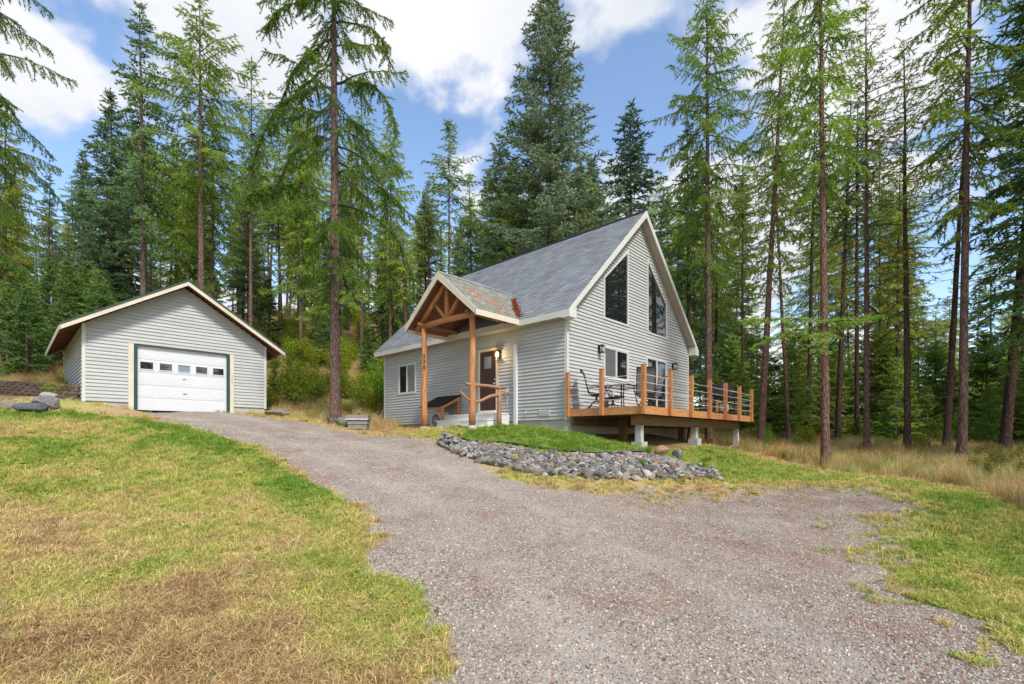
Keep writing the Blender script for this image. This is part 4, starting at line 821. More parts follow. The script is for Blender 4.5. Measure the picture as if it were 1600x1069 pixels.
eL = [Vector(p) for p in [(-1.75, 13.0), (-1.2, 12.7), (-.75, 12.3), (.44, 11.66), (1.53, 11.46), (2.48, 11.42), (3.3, 11.6), (4.6, 11.65)]]
eB = [Vector(p) for p in [(-1.9, 12.75), (-1.30, 11.75), (-.62, 10.95), (.42, 10.55), (1.38, 10.40), (2.6, 10.40), (3.6, 10.55), (4.75, 10.85)]]
def pl_at(P, t):
    k = t*(len(P)-1); i = min(int(k), len(P)-2); return P[i].lerp(P[i+1], k-i)
r = random.Random(21); placed = 0; small = MB(); cand = []
for k in range(3200):
    t = r.random(); w = r.random(); p = pl_at(eL, t).lerp(pl_at(eB, t), w)
    s = r.choice([.045, .055, .065, .075, .085, .095, .11, .125]) * (1.15 if w > .55 else .9) * (.75 if t < .12 or t > .92 else 1)
    cand.append((s, p.x+r.gauss(0, .04), p.y+r.gauss(0, .04), w))
for k in range(46): t = (k+r.random())/46; p = pl_at(eB, t).lerp(pl_at(eL, t), .04+.1*r.random()); cand.append((r.uniform(.10, .165), p.x, p.y, 1))
cand.sort(key=lambda c: -c[0]); grid = {}
for s, x, y, w in cand:
    key = (int(x/.12), int(y/.12)); near = sum(1 for a in (-1, 0, 1) for b in (-1, 0, 1) for q in grid.get((key[0]+a, key[1]+b), []) if (q[0]-x)**2+(q[1]-y)**2 < (.55*(q[2]+s))**2)
    if s > .085 and near > 2: continue
    grid.setdefault(key, []).append((x, y, s)); z = ground(x, y)+s*.12+near*.03*w
    sc = (s*r.uniform(.9, 1.45), s*r.uniform(.75, 1.1), s*r.uniform(.7, 1.1)); rot = (r.uniform(-.6, .6), r.uniform(-.6, .6), r.uniform(0, 6.28))
    if placed < 300 and s > .07:
        o = place('rock', r.choice(RK), bank, (x, y, z), rot, sc); c = rockcol(r); v = r.uniform(.55, 1.35); o.color = (c[0]*v, c[1]*v*.98, c[2]*v*.94, 1); placed += 1
    else:
        me = r.choice(RKS); Mx = Matrix.Translation((x, y, z)) @ Euler(rot).to_matrix().to_4x4() @ Matrix.Diagonal((*sc, 1)); small.add([Mx @ v.co for v in me.vertices], [tuple(p.vertices) for p in me.polygons])
M['rubble'] = mat('small stones', (.36, .34, .33), (.17, .16, .16), .8, 5, bump=.5, bscale=30, island=.55)
tag(small.build('rubble', M['rubble'], bank), kind='stuff')
def stone(name, label, x, y, s, rz=0, col=(1, 1, 1), m=3, dz=0, tilt=0, grp=None):
    o = place(name, rock_mesh(300+m, 3, .6), None, (x, y, ground(x, y)+s[2]*.75+dz), (tilt, 0, rz), (s[0]*1.15, s[1]*1.15, s[2]*1.7)); o.color = (*col, 1); return tag(o, label, 'stone', grp)
stone('rock', 'rounded tan stone at the lawn edge, apart from the grey pile', -14.75, 13.98, (.19, .17, .17), .4, (1.3, 1.15, .85), 1)
stone('rock', 'dark blue grey flat stone lying before the grey stone pile', -13.95, 13.85, (.36, .24, .19), .3, (.55, .6, .75), 2)
stone('rock', 'large grey rounded boulder at the back of the pile by the wall', -13.75, 14.15, (.30, .24, .25), 1.2, (1.0, 1.0, 1.0), 3, .03)
stone('rock', 'pale squared stone perched on top of the grey boulder', -13.95, 14.35, (.24, .16, .12), .2, (1.75, 1.75, 1.75), 4, .27)
stone('rock', 'flat tan boulder at the right corner of the garage', -9.05, 18.45, (.40, .25, .20), .3, (1.1, 1.0, .8), 5)
stone('rock', 'mossy grey stone wedged between big larch and planter', -5.98, 16.88, (.27, .2, .19), .1, (.85, .9, .8), 6)
stone('rock', 'tan rounded rock on the bank beside the first deck pier', 3.75, 11.95, (.20, .15, .15), .5, (1.5, 1.0, .6), 7)
stone('rock', 'grey angular rock right of the tan one below the deck', 4.15, 12.0, (.19, .15, .15), 1.5, (1.1, 1.1, 1.15), 8)
r = random.Random(77)
for k in range(26):
    x, y = wpos(8.3+r.uniform(-.9, 1.6), -2.0-r.uniform(-.4, 2.1)); s = r.uniform(.08, .17)
    o = place('rock', r.choice(RK), None, (x, y, ground(x, y)+s*.2), (0, 0, r.uniform(0, 6)), (s*1.2, s, s*.8)); o.color = (*rockcol(r), 1); tag(o, 'loose field stone on the slope below the far deck pier', 'stone', 'stones below the far deck pier')
# lawn edging
ed = []
for k in range(60): p = pl_at([Vector(q) for q in [(-1.5, 13.65), (-1.5, 13.25), (-1.2, 12.78), (-.74, 12.4), (.05, 12.0), (.85, 11.72), (1.65, 11.56), (2.5, 11.53), (3.2, 11.72)]], k/59); ed.append((p.x, p.y, ground(p.x, p.y)+.035))
mb = MB(); mb.tube(ed, .028, 6); mb2 = [(x, y, z-.05) for x, y, z in ed]
for a, b in zip(ed[:-1], ed[1:]): mb.bar((a[0], a[1], a[2]-.05), (b[0], b[1], b[2]-.05), .006, .1)
tag(mb.build('lawn_edging', M['black']), 'black plastic edging curving along the small lawn above the stones', 'edging')
ed = []
for k in range(24):
    x, y = wpos(-.62-.25*math.sin(k/23*3.1), 5.3+k/23*4.3); ed.append((x, y, ground(x, y)+.03))
mb = MB(); mb.tube(ed, .02, 5); tag(mb.build('lawn_edging', M['black']), 'dark edging strip under the bedroom window bed', 'edging')
# planter
px_, py_ = -5.36, 16.75
pt = thing('planter', 'weathered grey board planter box by the big larch', 'planter', (px_, py_, ground(px_, py_)), TH-R(40))
for k in range(3):
    z0 = .0+k*.165; i = .05*(2-k)/2
    for (x0, x1, y0, y1) in ((-.36+i, .36-i, -.30+i, -.27+i), (-.36+i, .36-i, .27-i, .30-i), (-.36+i, -.33+i, -.27+i, .27-i), (.33-i, .36-i, -.27+i, .27-i)):
        mb = MB(); mb.box(x0, x1, y0, y1, z0+.004, z0+.16); mb.build('plank', M['grey_wood'], pt)
mb = MB(); mb.box(-.38, .38, -.33, -.30, .33, .36); mb.build('hoop', M['white_dirty'], pt)
mb = MB(); mb.box(-.28, .28, -.22, .22, .02, .42); mb.build('soil', M['needle_litter'], pt)

# ================================================================== vegetation meshes
class TM:
    """numpy triangle store for crowns: wood (slot 0) and leaves (slot 1)"""
    def __init__(s): s.V = []; s.T = []; s.C = []; s.n = 0
    def tris(s, a, b, c, tone):
        n = len(a)
        if n == 0: return
        s.V.append(np.stack([a, b, c], 1).reshape(-1, 3)); s.T.append(np.full(n, 1)); t = np.repeat(tone, 3); s.C.append(t)
    def wood(s, a, b, ra, rb):
        n = len(a)
        if n == 0: return
        d = b-a; L_ = np.linalg.norm(d, axis=1, keepdims=True)+1e-9; d = d/L_; up = np.where(np.abs(d[:, 2:3]) > .9, np.array([[1., 0, 0]]), np.array([[0, 0, 1.]]))
        x = np.cross(d, up); x /= np.linalg.norm(x, axis=1, keepdims=True); y = np.cross(x, d)
        A = [a+(x*math.cos(k)+y*math.sin(k))*ra[:, None] for k in (0, 2.094, 4.189)]; B = [b+(x*math.cos(k)+y*math.sin(k))*rb[:, None] for k in (0, 2.094, 4.189)]
        for i in range(3):
            j = (i+1) % 3
            s.V.append(np.stack([A[i], A[j], B[j]], 1).reshape(-1, 3)); s.T.append(np.zeros(n)); s.C.append(np.zeros(n*3))
            s.V.append(np.stack([A[i], B[j], B[i]], 1).reshape(-1, 3)); s.T.append(np.zeros(n)); s.C.append(np.zeros(n*3))
    def mesh(s, name, leafmat):
        V = np.concatenate(s.V); T = np.concatenate(s.T); C = np.concatenate(s.C); F = np.arange(len(V)).reshape(-1, 3)
        return npmesh(name, V, F, [M['twig'], leafmat], T, np.stack([C, C, C, np.ones_like(C)], -1))
TRI = [0]
def conifer(seed, H, cb, Rm, nl, leaf, prof='cone', el=(-.25, .5), droop=.35, tw=.45, twstep=.15, nd=26, nlen=.12, nw=.035, hang=.25, dead=10, irregular=.35, onesided=0, tonebase=.5, bare_in=.15, tipup=.0, rare=.02, asym=0, clump=.3, sx=0):
    g = np.random.default_rng(seed); tm = TM()
    ts = np.sort(g.random(nl)**.85)*(1-cb)+cb; az = np.arange(nl)*2.39996+g.normal(0, .35, nl)
    for t, a in zip(ts, az):
        u = (t-cb)/(1-cb+1e-6)
        if prof == 'cone': rr = (1-u)**.75*min(1, .35+u*5)
        elif prof == 'larch': rr = (.25+.75*math.sin(math.pi*min(1, (1-u)*.85+.08))**.7)*min(1, (1-u)*3.2+.05)
        elif prof == 'column': rr = (.55+.45*g.random())*min(1, (1-u)*3+.05)
        else: rr = min(1, (1-u)*2.4+.06)*(.6+.4*g.random())
        Lb = Rm*rr*(1-irregular+2*irregular*g.random()*(1+asym*math.cos(a)))
        if Lb < .12: Lb = .12
        e0 = el[0]+(el[1]-el[0])*u+g.normal(0, .17); n = max(4, int(Lb/.28))
        s = np.linspace(0, 1, n+1); h = Lb*s*math.cos(e0); z = Lb*(s*math.sin(e0)-droop*s*s*(1-.55*u)+tipup*s**3)
        wob = np.cumsum(g.normal(0, .13, n+1))*Lb/n; z = z+np.cumsum(g.normal(0, .11, n+1))*Lb/n; dr = np.array([math.cos(a), math.sin(a)]); sd_ = np.array([-math.sin(a), math.cos(a)])
        P = np.stack([dr[0]*h+sd_[0]*wob, dr[1]*h+sd_[1]*wob, H*t+z], -1)
        rb = (.006+.010*Lb)*(1-s*.85); tm.wood(P[:-1], P[1:], rb[:-1], rb[1:])
        m = max(3, int(Lb*(1-bare_in)/twstep)); ss = bare_in+(1-bare_in)*(np.arange(m)+g.random(m)*.8)/m; ss = np.clip(ss, 0, .999)
        k = ss*n; i = k.astype(int); f = (k-i)[:, None]; O = P[i]*(1-f)+P[i+1]*f; tan = P[i+1]-P[i]; tan /= np.linalg.norm(tan, axis=1, keepdims=True)+1e-9
        side = np.where(np.arange(m) % 2 == 0, 1, -1)[:, None]*np.array([[sd_[0], sd_[1], 0]])
        D = tan*g.uniform(.3, .8, (m, 1))+side*g.uniform(.4, 1, (m, 1))+np.array([[0, 0, -1]])*hang*g.uniform(.3, 1.8, (m, 1))+g.normal(0, .15, (m, 3)); D /= np.linalg.norm(D, axis=1, keepdims=True)
        tl = tw*(1-.55*ss)*g.uniform(.5, 1.25, m)*min(1, .4+Lb*.5)
        ct = np.clip(tonebase+g.normal(0, clump*.5), 0, .9)
        # limb tip counts as a twig as well
        O = np.concatenate([O, P[-2:-1]]); D = np.concatenate([D, tan[-1:]]); tl = np.append(tl, tw*.6)
        E = O+D*tl[:, None]+np.array([[0, 0, -1]])*(tl*tl*hang*.8)[:, None]
        tm.wood(O, E, np.full(len(O), .006), np.full(len(O), .003)) if len(O) and tw > .3 else None
        q = np.maximum(2, (tl*nd).astype(int)); idx = np.repeat(np.arange(len(O)), q); w = g.random(len(idx)); B = O[idx]*(1-w[:, None])+E[idx]*w[:, None]
        dn = D[idx]*.55+g.normal(0, .55, (len(idx), 3)); dn[:, 2] *= .7; dn /= np.linalg.norm(dn, axis=1, keepdims=True); ln = nlen*g.uniform(.55, 1.25, len(idx))
        pr = np.cross(dn, g.normal(size=(len(idx), 3))); pr /= np.linalg.norm(pr, axis=1, keepdims=True)+1e-9
        wv = nw*g.uniform(.6, 1.3, len(idx)); tone = np.clip(ct+g.normal(0, .16, len(idx))+.10*(w-.5), .02, .92)
        if rare: tone = np.where((g.random(len(idx)) < rare*4) & (g.random() < .25), .985, tone)
        tm.tris(B-pr*wv[:, None]*.5-dn*ln[:, None]*.2, B+pr*wv[:, None]*.5-dn*ln[:, None]*.1, B+dn*ln[:, None], tone)
    # dead stubs on the lower trunk
    if dead:
        td = g.uniform(.1*cb+.04, cb, dead); aa = g.uniform(0, 6.28, dead); ld = g.uniform(.25, 1.1, dead)*min(1, Rm*.6); a0 = np.stack([np.zeros(dead), np.zeros(dead), td*H], -1)
        b0 = a0+np.stack([np.cos(aa)*ld, np.sin(aa)*ld, g.uniform(-.25, .12, dead)*ld], -1); tm.wood(a0, b0, np.full(dead, .016), np.full(dead, .005))
    me = tm.mesh('crown', leaf); TRI[0] += len(me.polygons); return me
def trunk_mesh(seed, H, r0, cs=.3, n=12, seg=22, flare=.5):
    g = np.random.default_rng(seed); V = []; F = []
    wx = np.cumsum(g.normal(0, .012, seg+1))*H/18; wy = np.cumsum(g.normal(0, .012, seg+1))*H/18; wx -= wx*0; 
    for i in range(seg+1):
        t = (i/seg)**1.25; rad = r0*(1-t)**.8*.98+.012+r0*flare*math.exp(-t*H/.35)
        for k in range(n):
            a = 2*math.pi*k/n; q = rad*(1+g.normal(0, .035)+(.10*math.sin(a*3+seed) if i < 2 else 0)); V.append((math.cos(a)*q+wx[i]*t, math.sin(a)*q+wy[i]*t, t*H-(.35 if i == 0 else 0)))
    for i in range(seg):
        for k in range(n): F.append((i*n+k, i*n+(k+1) % n, (i+1)*n+(k+1) % n, (i+1)*n+k))
    return npmesh('trunk', np.array(V), np.array(F), [M['bark']], smooth=True)
PR = {}
def proto(key, H, r0, **k):
    seed = k.pop('seed'); leaf = k.pop('leaf'); PR[key] = (trunk_mesh(seed, H, r0), conifer(seed, H, k.pop('cb'), k.pop('Rm'), k.pop('nl'), M[leaf], **k), H, r0)
LAR = dict(leaf='larch', prof='larch', hang=.55, nlen=.15, nw=.040, droop=.28, tw=.65)
proto('larch_a', 20, .17, seed=1, cb=.36, Rm=2.5, nl=115, nd=62, twstep=.10, **LAR)
proto('larch_b', 20, .16, seed=2, cb=.48, Rm=2.2, nl=95, nd=62, twstep=.10, **LAR)
proto('larch_c', 18, .14, seed=3, cb=.22, Rm=2.0, nl=130, nd=70, twstep=.10, **LAR)
proto('larch_d', 20, .165, seed=21, cb=.42, Rm=2.3, nl=90, nd=60, twstep=.10, **LAR)
proto('larch_e', 20, .16, seed=22, cb=.30, Rm=2.1, nl=120, nd=48, twstep=.11, **LAR)
proto('pine_b', 20, .17, seed=23, cb=.50, Rm=1.8, nl=70, nd=60, twstep=.11, leaf='larch', prof='column', hang=.3, nlen=.14, nw=.042, droop=.3, tw=.5, dead=40, irregular=.6)
proto('fir_c', 19, .18, seed=24, cb=.2, Rm=2.6, nl=170, nd=58, twstep=.105, leaf='fir', prof='cone', hang=.25, nlen=.16, nw=.06, droop=.3, tw=.6, el=(-.25, .5), irregular=.45, tonebase=.5, dead=10)
proto('larch_thin', 17, .12, seed=4, cb=.45, Rm=1.4, nl=100, nd=60, twstep=.11, leaf='larch', prof='column', hang=.4, nlen=.13, nw=.038, droop=.2, tw=.4, rare=.12, dead=26)
proto('larch_bare', 17, .12, seed=14, cb=.30, Rm=1.9, nl=120, nd=26, twstep=.14, leaf='larch', prof='column', hang=.3, nlen=.12, nw=.035, droop=.12, tw=.45, rare=.2, dead=30, el=(-.1, .45), tonebase=.35)
proto('fir_big', 25, .24, seed=5, cb=.10, Rm=4.4, nl=290, nd=44, twstep=.10, leaf='fir', prof='cone', hang=.12, nlen=.17, nw=.065, droop=.10, tw=.75, el=(-.05, .75), irregular=.25, tonebase=.62, clump=.35)
proto('fir_a', 19, .18, seed=6, cb=.12, Rm=3.0, nl=210, nd=60, twstep=.105, leaf='fir', prof='cone', hang=.2, nlen=.16, nw=.06, droop=.22, tw=.6, el=(-.2, .6), tonebase=.45)
proto('fir_b', 19, .18, seed=7, cb=.32, Rm=2.8, nl=130, nd=55, twstep=.11, leaf='fir', prof='cone', hang=.2, nlen=.16, nw=.058, droop=.26, tw=.6, el=(-.15, .5), irregular=.5, tonebase=.4, dead=18)
proto('pine_a', 20, .17, seed=8, cb=.55, Rm=2.0, nl=90, nd=60, twstep=.11, leaf='fir', prof='column', hang=.3, nlen=.15, nw=.05, droop=.25, tw=.5, dead=34, irregular=.5)
proto('young_a', 5, .06, seed=9, cb=.03, Rm=1.35, nl=110, nd=70, twstep=.08, leaf='young', prof='cone', hang=.1, nlen=.12, nw=.05, droop=.05, tw=.42, el=(.0, .7), dead=0, irregular=.2)
proto('young_b', 6.5, .07, seed=10, cb=.05, Rm=1.6, nl=120, nd=65, twstep=.09, leaf='young', prof='cone', hang=.15, nlen=.13, nw=.05, droop=.15, tw=.45, el=(-.1, .6), dead=0, irregular=.35)
nm_of = {'larch': 'larch_tree', 'fir': 'fir_tree', 'pine': 'pine_tree', 'young': 'young_fir'}
cat_of = {'larch': 'larch', 'fir': 'fir', 'pine': 'pine', 'young': 'young fir'}
def tree(key, px, d, H, label, rz=None, wid=1.0, tint=(1, 1, 1), btint=(1, 1, 1), lean=(0, 0), group=None, dia=None, x=None, z=None, mesh=None):
    """px: bearing of the trunk foot (tangent units * 748 + 800); d: metres ahead"""
    if x is None: x = (px-800)/748*d
    if z is None: z = ground(x, d)
    me = mesh or PR[key]; k = key.split('_')[0]
    t = link(bpy.data.objects.new(nm_of[k], None)); t.empty_display_size = .3; t.location = (x, d, z-.05)
    s = H/me[2]; t.rotation_euler = (R(lean[1]), R(lean[0]), rnd.uniform(0, 6.28) if rz is None else rz)
    if rz is None and (lean[0] or lean[1]):
        t.rotation_euler = (Matrix.Rotation(R(lean[0]), 3, 'Y') @ Matrix.Rotation(R(lean[1]), 3, 'X') @ Matrix.Rotation(rnd.uniform(0, 6.28), 3, 'Z')).to_euler()
    ts = (dia*.88/2/me[3]) if dia else s
    tk = place('trunk', me[0], t, scale=(ts, ts, s)); tk.color = (*btint, 1)
    cw = place('crown', me[1], t, scale=(s*wid, s*wid, s)); cw.color = (*tint, 1)
    tag(t, label, cat_of[k], group); return t
# ---- the big larch by the drive: its own crown, long drooping limbs
g0 = dict(PR)
PR['larch_giant'] = (trunk_mesh(40, 22, .20, n=18, seg=40), conifer(41, 22, .20, 2.5, 96, M['larch'], prof='loose', el=(-.30, .35), droop=.42, tw=.66, twstep=.05, nd=100, nlen=.10, nw=.026, hang=.75, dead=16, irregular=.45, tonebase=.28, tipup=.08, rare=.05), 22, .20)
G_OLD = (.80, .86, .75)
tree('larch_giant', 524, 17.4, 21.5, 'big reddish barked larch with long drooping limbs between garage and house', rz=1.3, tint=(.62, .78, .62), dia=.42)
# ---- named individuals
TL = [
 # key, px, d, H, wid, dia, tint, bark tint, lean, label
 ('fir_b', 225, 26.5, 20.0, .85, .36, (1.0, 1.15, .85), (1, 1, 1), (-.5, 0), 'fir with bare grey trunk rising behind the left slope of the garage roof'),
 ('larch_b', 315, 26, 20.5, 1.05, .38, (.85, .95, .75), (1.1, 1, 1), (-.3, 0), 'tall larch with drooping twigs just behind the garage ridge'),
 ('larch_c', 332, 29, 15.5, 1.1, .28, (.85, 1.0, .75), (1.3, 1.1, 1), (0, 0), 'larch hung with green curtains, close behind the right of the tall one'),
 ('larch_thin', 391, 30, 18.8, 1.25, .26, (.9, 1.05, .85), (1, 1, 1), (.3, 0), 'slender larch right of the garage peak with narrow open crown'),
 ('fir_b', 76, 33, 12.0, .62, .22, (.85, .9, .85), (.7, .7, .7), (0, 0), 'small dark fir standing alone against the cloud, far left hillside'),
 ('fir_a', 172, 31, 16.5, 1.05, .3, (.75, .85, .75), (.7, .7, .7), (0, 0), 'broad dark fir left of the bare grey trunk behind the garage'),
 ('larch_c', 275, 33, 14.5, 1.2, .24, (1, 1.15, .8), (1, 1, 1), (0, 0), 'bushy green larch filling the gap behind the garage ridge'),
 ('larch_c', 470, 31, 18.0, 1.0, .24, (1.1, 1.2, .85), (1, 1, 1), (0, 0), 'pale green larch directly behind the big larch'),
 ('larch_thin', 565, 32, 19.0, .9, .22, (.8, .95, .75), (1, .9, .9), (0, 0), 'thin straight larch just right of the big larch'),
 ('larch_c', 610, 31, 16.5, .92, .26, (1.0, 1.12, .8), (1.1, 1, 1), (0, 0), 'cone shaped light green larch left of the porch roof'),
 ('larch_thin', 702, 35, 18.0, 1.45, .22, (.7, .85, .75), (.8, .8, .8), (0, 0), 'narrow spired larch standing apart behind the porch roof'),
 ('larch_thin', 669, 36, 13.5, .9, .18, (.8, .9, .8), (.8, .8, .8), (0, 0), 'short thin larch between the cone shaped and the spired one'),
 ('fir_big', 858, 30, 26.5, 1.18, .42, (1.25, 1.2, 1.25), (.6, .6, .6), (0, 0), 'huge grey green fir towering behind the house ridge'),
 ('fir_c', 985, 33, 21.5, 1.35, .34, (.72, .8, .8), (.6, .6, .6), (0, 0), 'dark fir behind the roof peak, right of the huge one'),
 ('fir_c', 780, 32, 17.0, 1.1, .3, (1.25, 1.35, .9), (.7, .7, .7), (0, 0), 'yellow green fir left of the huge fir behind the ridge'),
 ('larch_c', 735, 36, 13.0, 1.1, .22, (.95, 1.05, .8), (.7, .7, .7), (0, 0), 'low green larch left of the yellow green fir behind the roof'),
 ('fir_a', 925, 38, 19.0, 1.15, .3, (.8, .9, .85), (.6, .6, .6), (0, 0), 'mid height dark fir tucked between the two tallest firs'),
 ('larch_a', 1108, 20.5, 20.0, .72, .34, (.72, .86, .68), (1.0, .95, .95), (-.4, 0), 'tall larch with mauve trunk rising behind the deck by the house corner'),
 ('fir_b', 1076, 27, 18.0, .7, .26, (.7, .85, .7), (.6, .6, .6), (0, 0), 'dark trunked fir half hidden by the right roof edge'),
 ('larch_thin', 1160, 26, 16.0, 1.1, .20, (.8, .9, .75), (.55, .55, .55), (0, 0), 'thin dark larch behind the gas grill'),
 ('larch_e', 1188, 20, 20.0, .70, .32, (.9, 1.0, .78), (1.15, 1.0, .95), (3.2, 0), 'leaning larch just right of the deck end'),
 ('larch_thin', 1233, 23, 17.0, 1.1, .20, (.85, 1.0, .7), (1.1, .95, .9), (-3, 0), 'slim larch leaning left, between deck end and thick larch'),
 ('larch_b', 1290, 14.4, 17.5, .72, .27, (.85, 1.05, .72), (1.15, 1.0, .95), (-.6, 0), 'nearest thick reddish larch at the forest edge right of the deck'),
 ('pine_a', 1262, 25, 18.5, .85, .26, (.85, .95, .75), (.5, .5, .5), (1.2, 0), 'dark straight pine left of the nearest thick larch'),
 ('pine_b', 1308, 25, 19.0, .8, .30, (.8, .9, .7), (.5, .48, .48), (2.4, 0), 'dark leaning pine directly behind the nearest thick larch'),
 ('pine_a', 1339, 24, 18.0, .8, .25, (.85, .95, .7), (.45, .42, .42), (0, 0), 'darkest upright pine, first right of the leaning dark one'),
 ('larch_bare', 1354, 18, 17.2, .95, .23, (1.15, 1.0, .8), (1, .95, .95), (0, 0), 'half bare larch with orange twigs and a needle thin top'),
 ('larch_thin', 1375, 27, 17.0, 1.0, .20, (.9, 1, .7), (.6, .55, .55), (0, 0), 'thin dark larch behind the half bare orange one'),
 ('larch_e', 1400, 25, 15.5, .95, .23, (1.15, 1.15, .8), (.75, .7, .7), (.8, 0), 'yellow green larch with slightly leaning trunk, mid forest right'),
 ('larch_bare', 1418, 17.5, 15.2, 1.15, .24, (.85, .85, .75), (.62, .55, .55), (-.5, 0), 'dark trunked sparse larch with many bare upper twigs'),
 ('larch_d', 1503, 14.6, 18.5, .95, .27, (.95, 1.05, .75), (.95, .9, .9), (.8, 0), 'thick larch nearest the right edge of the clearing'),
 ('pine_b', 1478, 18.2, 16.0, .9, .26, (.85, .95, .75), (.7, .62, .6), (3.4, 0), 'pine leaning right, its trunk crossing behind the thick larch'),
 ('fir_b', 1568, 17, 17.0, .85, .36, (.85, 1.0, .7), (.45, .42, .42), (5.5, 0), 'dark fir leaning out to the right at the picture edge'),
 ('fir_c', 1668, 14.0, 17.0, 1.15, .32, (.8, 1.0, .62), (.7, .7, .7), (-1, 0), 'fir beyond the right edge reaching long green boughs in'),
 ('larch_thin', 1548, 42, 19.5, .9, .22, (1, 1.05, .8), (.7, .7, .7), (0, 0), 'far thin larch seen in the sky gap on the right'),
 ('larch_giant', -42, 14.2, 18.5, .88, .36, (.55, .75, .68), (.8, .8, .85), (1.0, 0), 'larch at the left edge with dark weeping boughs overhead'),
 ('larch_c', 8, 24, 12.5, 1.1, .24, (1.05, 1.0, .65), (.9, .85, .8), (0, 0), 'yellowing larch at the left edge above the block wall'),
 ('fir_a', 130, 40, 15.0, .95, .3, (.85, .95, .8), (.6, .6, .6), (0, 0), 'tall fir on the hillside between the small and broad firs'),
]
for key, px, d, H, wid, dia, tint, bt, lean, label in TL: tree(key, px, d, H, label, wid=wid, dia=dia, tint=tint, btint=bt, lean=lean)
YL = [('young_a', 42, 21.5, 4.3, (.85, 1, 1), 'bluish young fir above the block wall at far left'), ('young_b', 100, 24, 4.6, (1, 1.05, .9), 'young fir just left of the garage eave'),
 ('young_a', 0, 26, 6.0, (.95, 1.05, .9), 'taller young fir at the left edge behind the block wall'), ('young_b', 140, 27, 5.5, (1.2, 1.2, .8), 'light green young fir behind the garage eave corner'),
 ('young_a', 160, 25, 4.4, (.9, 1, .9), 'young fir peeping over the left garage roof slope'), ('young_a', 418, 31, 5.0, (.35, .4, .4), 'very dark young fir right of the garage roof'),
 ('young_b', 452, 23, 2.2, (1.6, 1.5, .8), 'small bright fir in the undergrowth right of the garage'), ('young_b', 428, 21.5, 1.9, (1.5, 1.4, .8), 'knee high fir beside the garage corner boulder'),
 ('young_a', 505, 30, 3.2, (.9, 1, .8), 'young fir left of the big larch on the bank'), ('young_b', 575, 29, 3.2, (.9, 1, .8), 'young fir on the bank just right of the big larch'),
 ('young_a', 592, 27, 2.6, (1.1, 1.2, .8), 'small fir beside the left wall of the house'), ('young_b', 640, 34, 5, (.9, 1, .8), 'young fir behind the low end of the house roof')]
for key, px, d, H, tint, label in YL: tree(key, px, d, H, label, tint=tint)
# ---- understory along the right: young firs, thick
r = random.Random(31)
for k in range(64):
    px = r.uniform(1100, 1720); d = r.uniform(22, 58) if k % 2 else r.uniform(22, 34); H = r.uniform(3.2, 6.8)*(.85 if px < 1240 else 1)*(1+.012*(d-30)); v = r.uniform(1.1, 1.9)
    tree(r.choice(['young_a', 'young_b']), px, d, H, 'dense young fir in the dark understory behind the right hand trunks', tint=(v*r.uniform(.95, 1.35), v*1.08, v*.8), group='young firs under the forest on the right', wid=r.uniform(1.0, 1.35))
for k in range(26):
    px = r.uniform(1090, 1720); d = r.uniform(27, 50); v = r.uniform(.9, 1.3)
    tree(r.choice(['larch_c', 'larch_e']), px, d, r.uniform(6, 10.5), 'short bright green larch among the right hand understory', tint=(v, v, v*.85), group='short larches in the right hand understory', wid=1.3)
tree('young_b', 1210, 27, 4.5, 'bushy dark fir bough clump right behind the deck end', tint=(.7, .9, .7), wid=1.5)
tree('young_a', 1545, 21.5, 3.0, 'small bright young fir in front of the right understory', tint=(1.2, 1.3, .9))
tree('young_b', 1385, 22, 2.2, 'knee high fir between the yellow green larch and the dry grass', tint=(1.0, 1.2, .8))
for k in range(70):
    px = r.uniform(-150, 760); d = r.uniform(30, 58); v = r.uniform(.8, 1.4)
    tree(r.choice(['young_a', 'young_b']), px, d, r.uniform(2.5, 7.5), 'young fir growing on the wooded slope behind the buildings', tint=(v, v*1.05, v*.9), group='young firs on the slope')
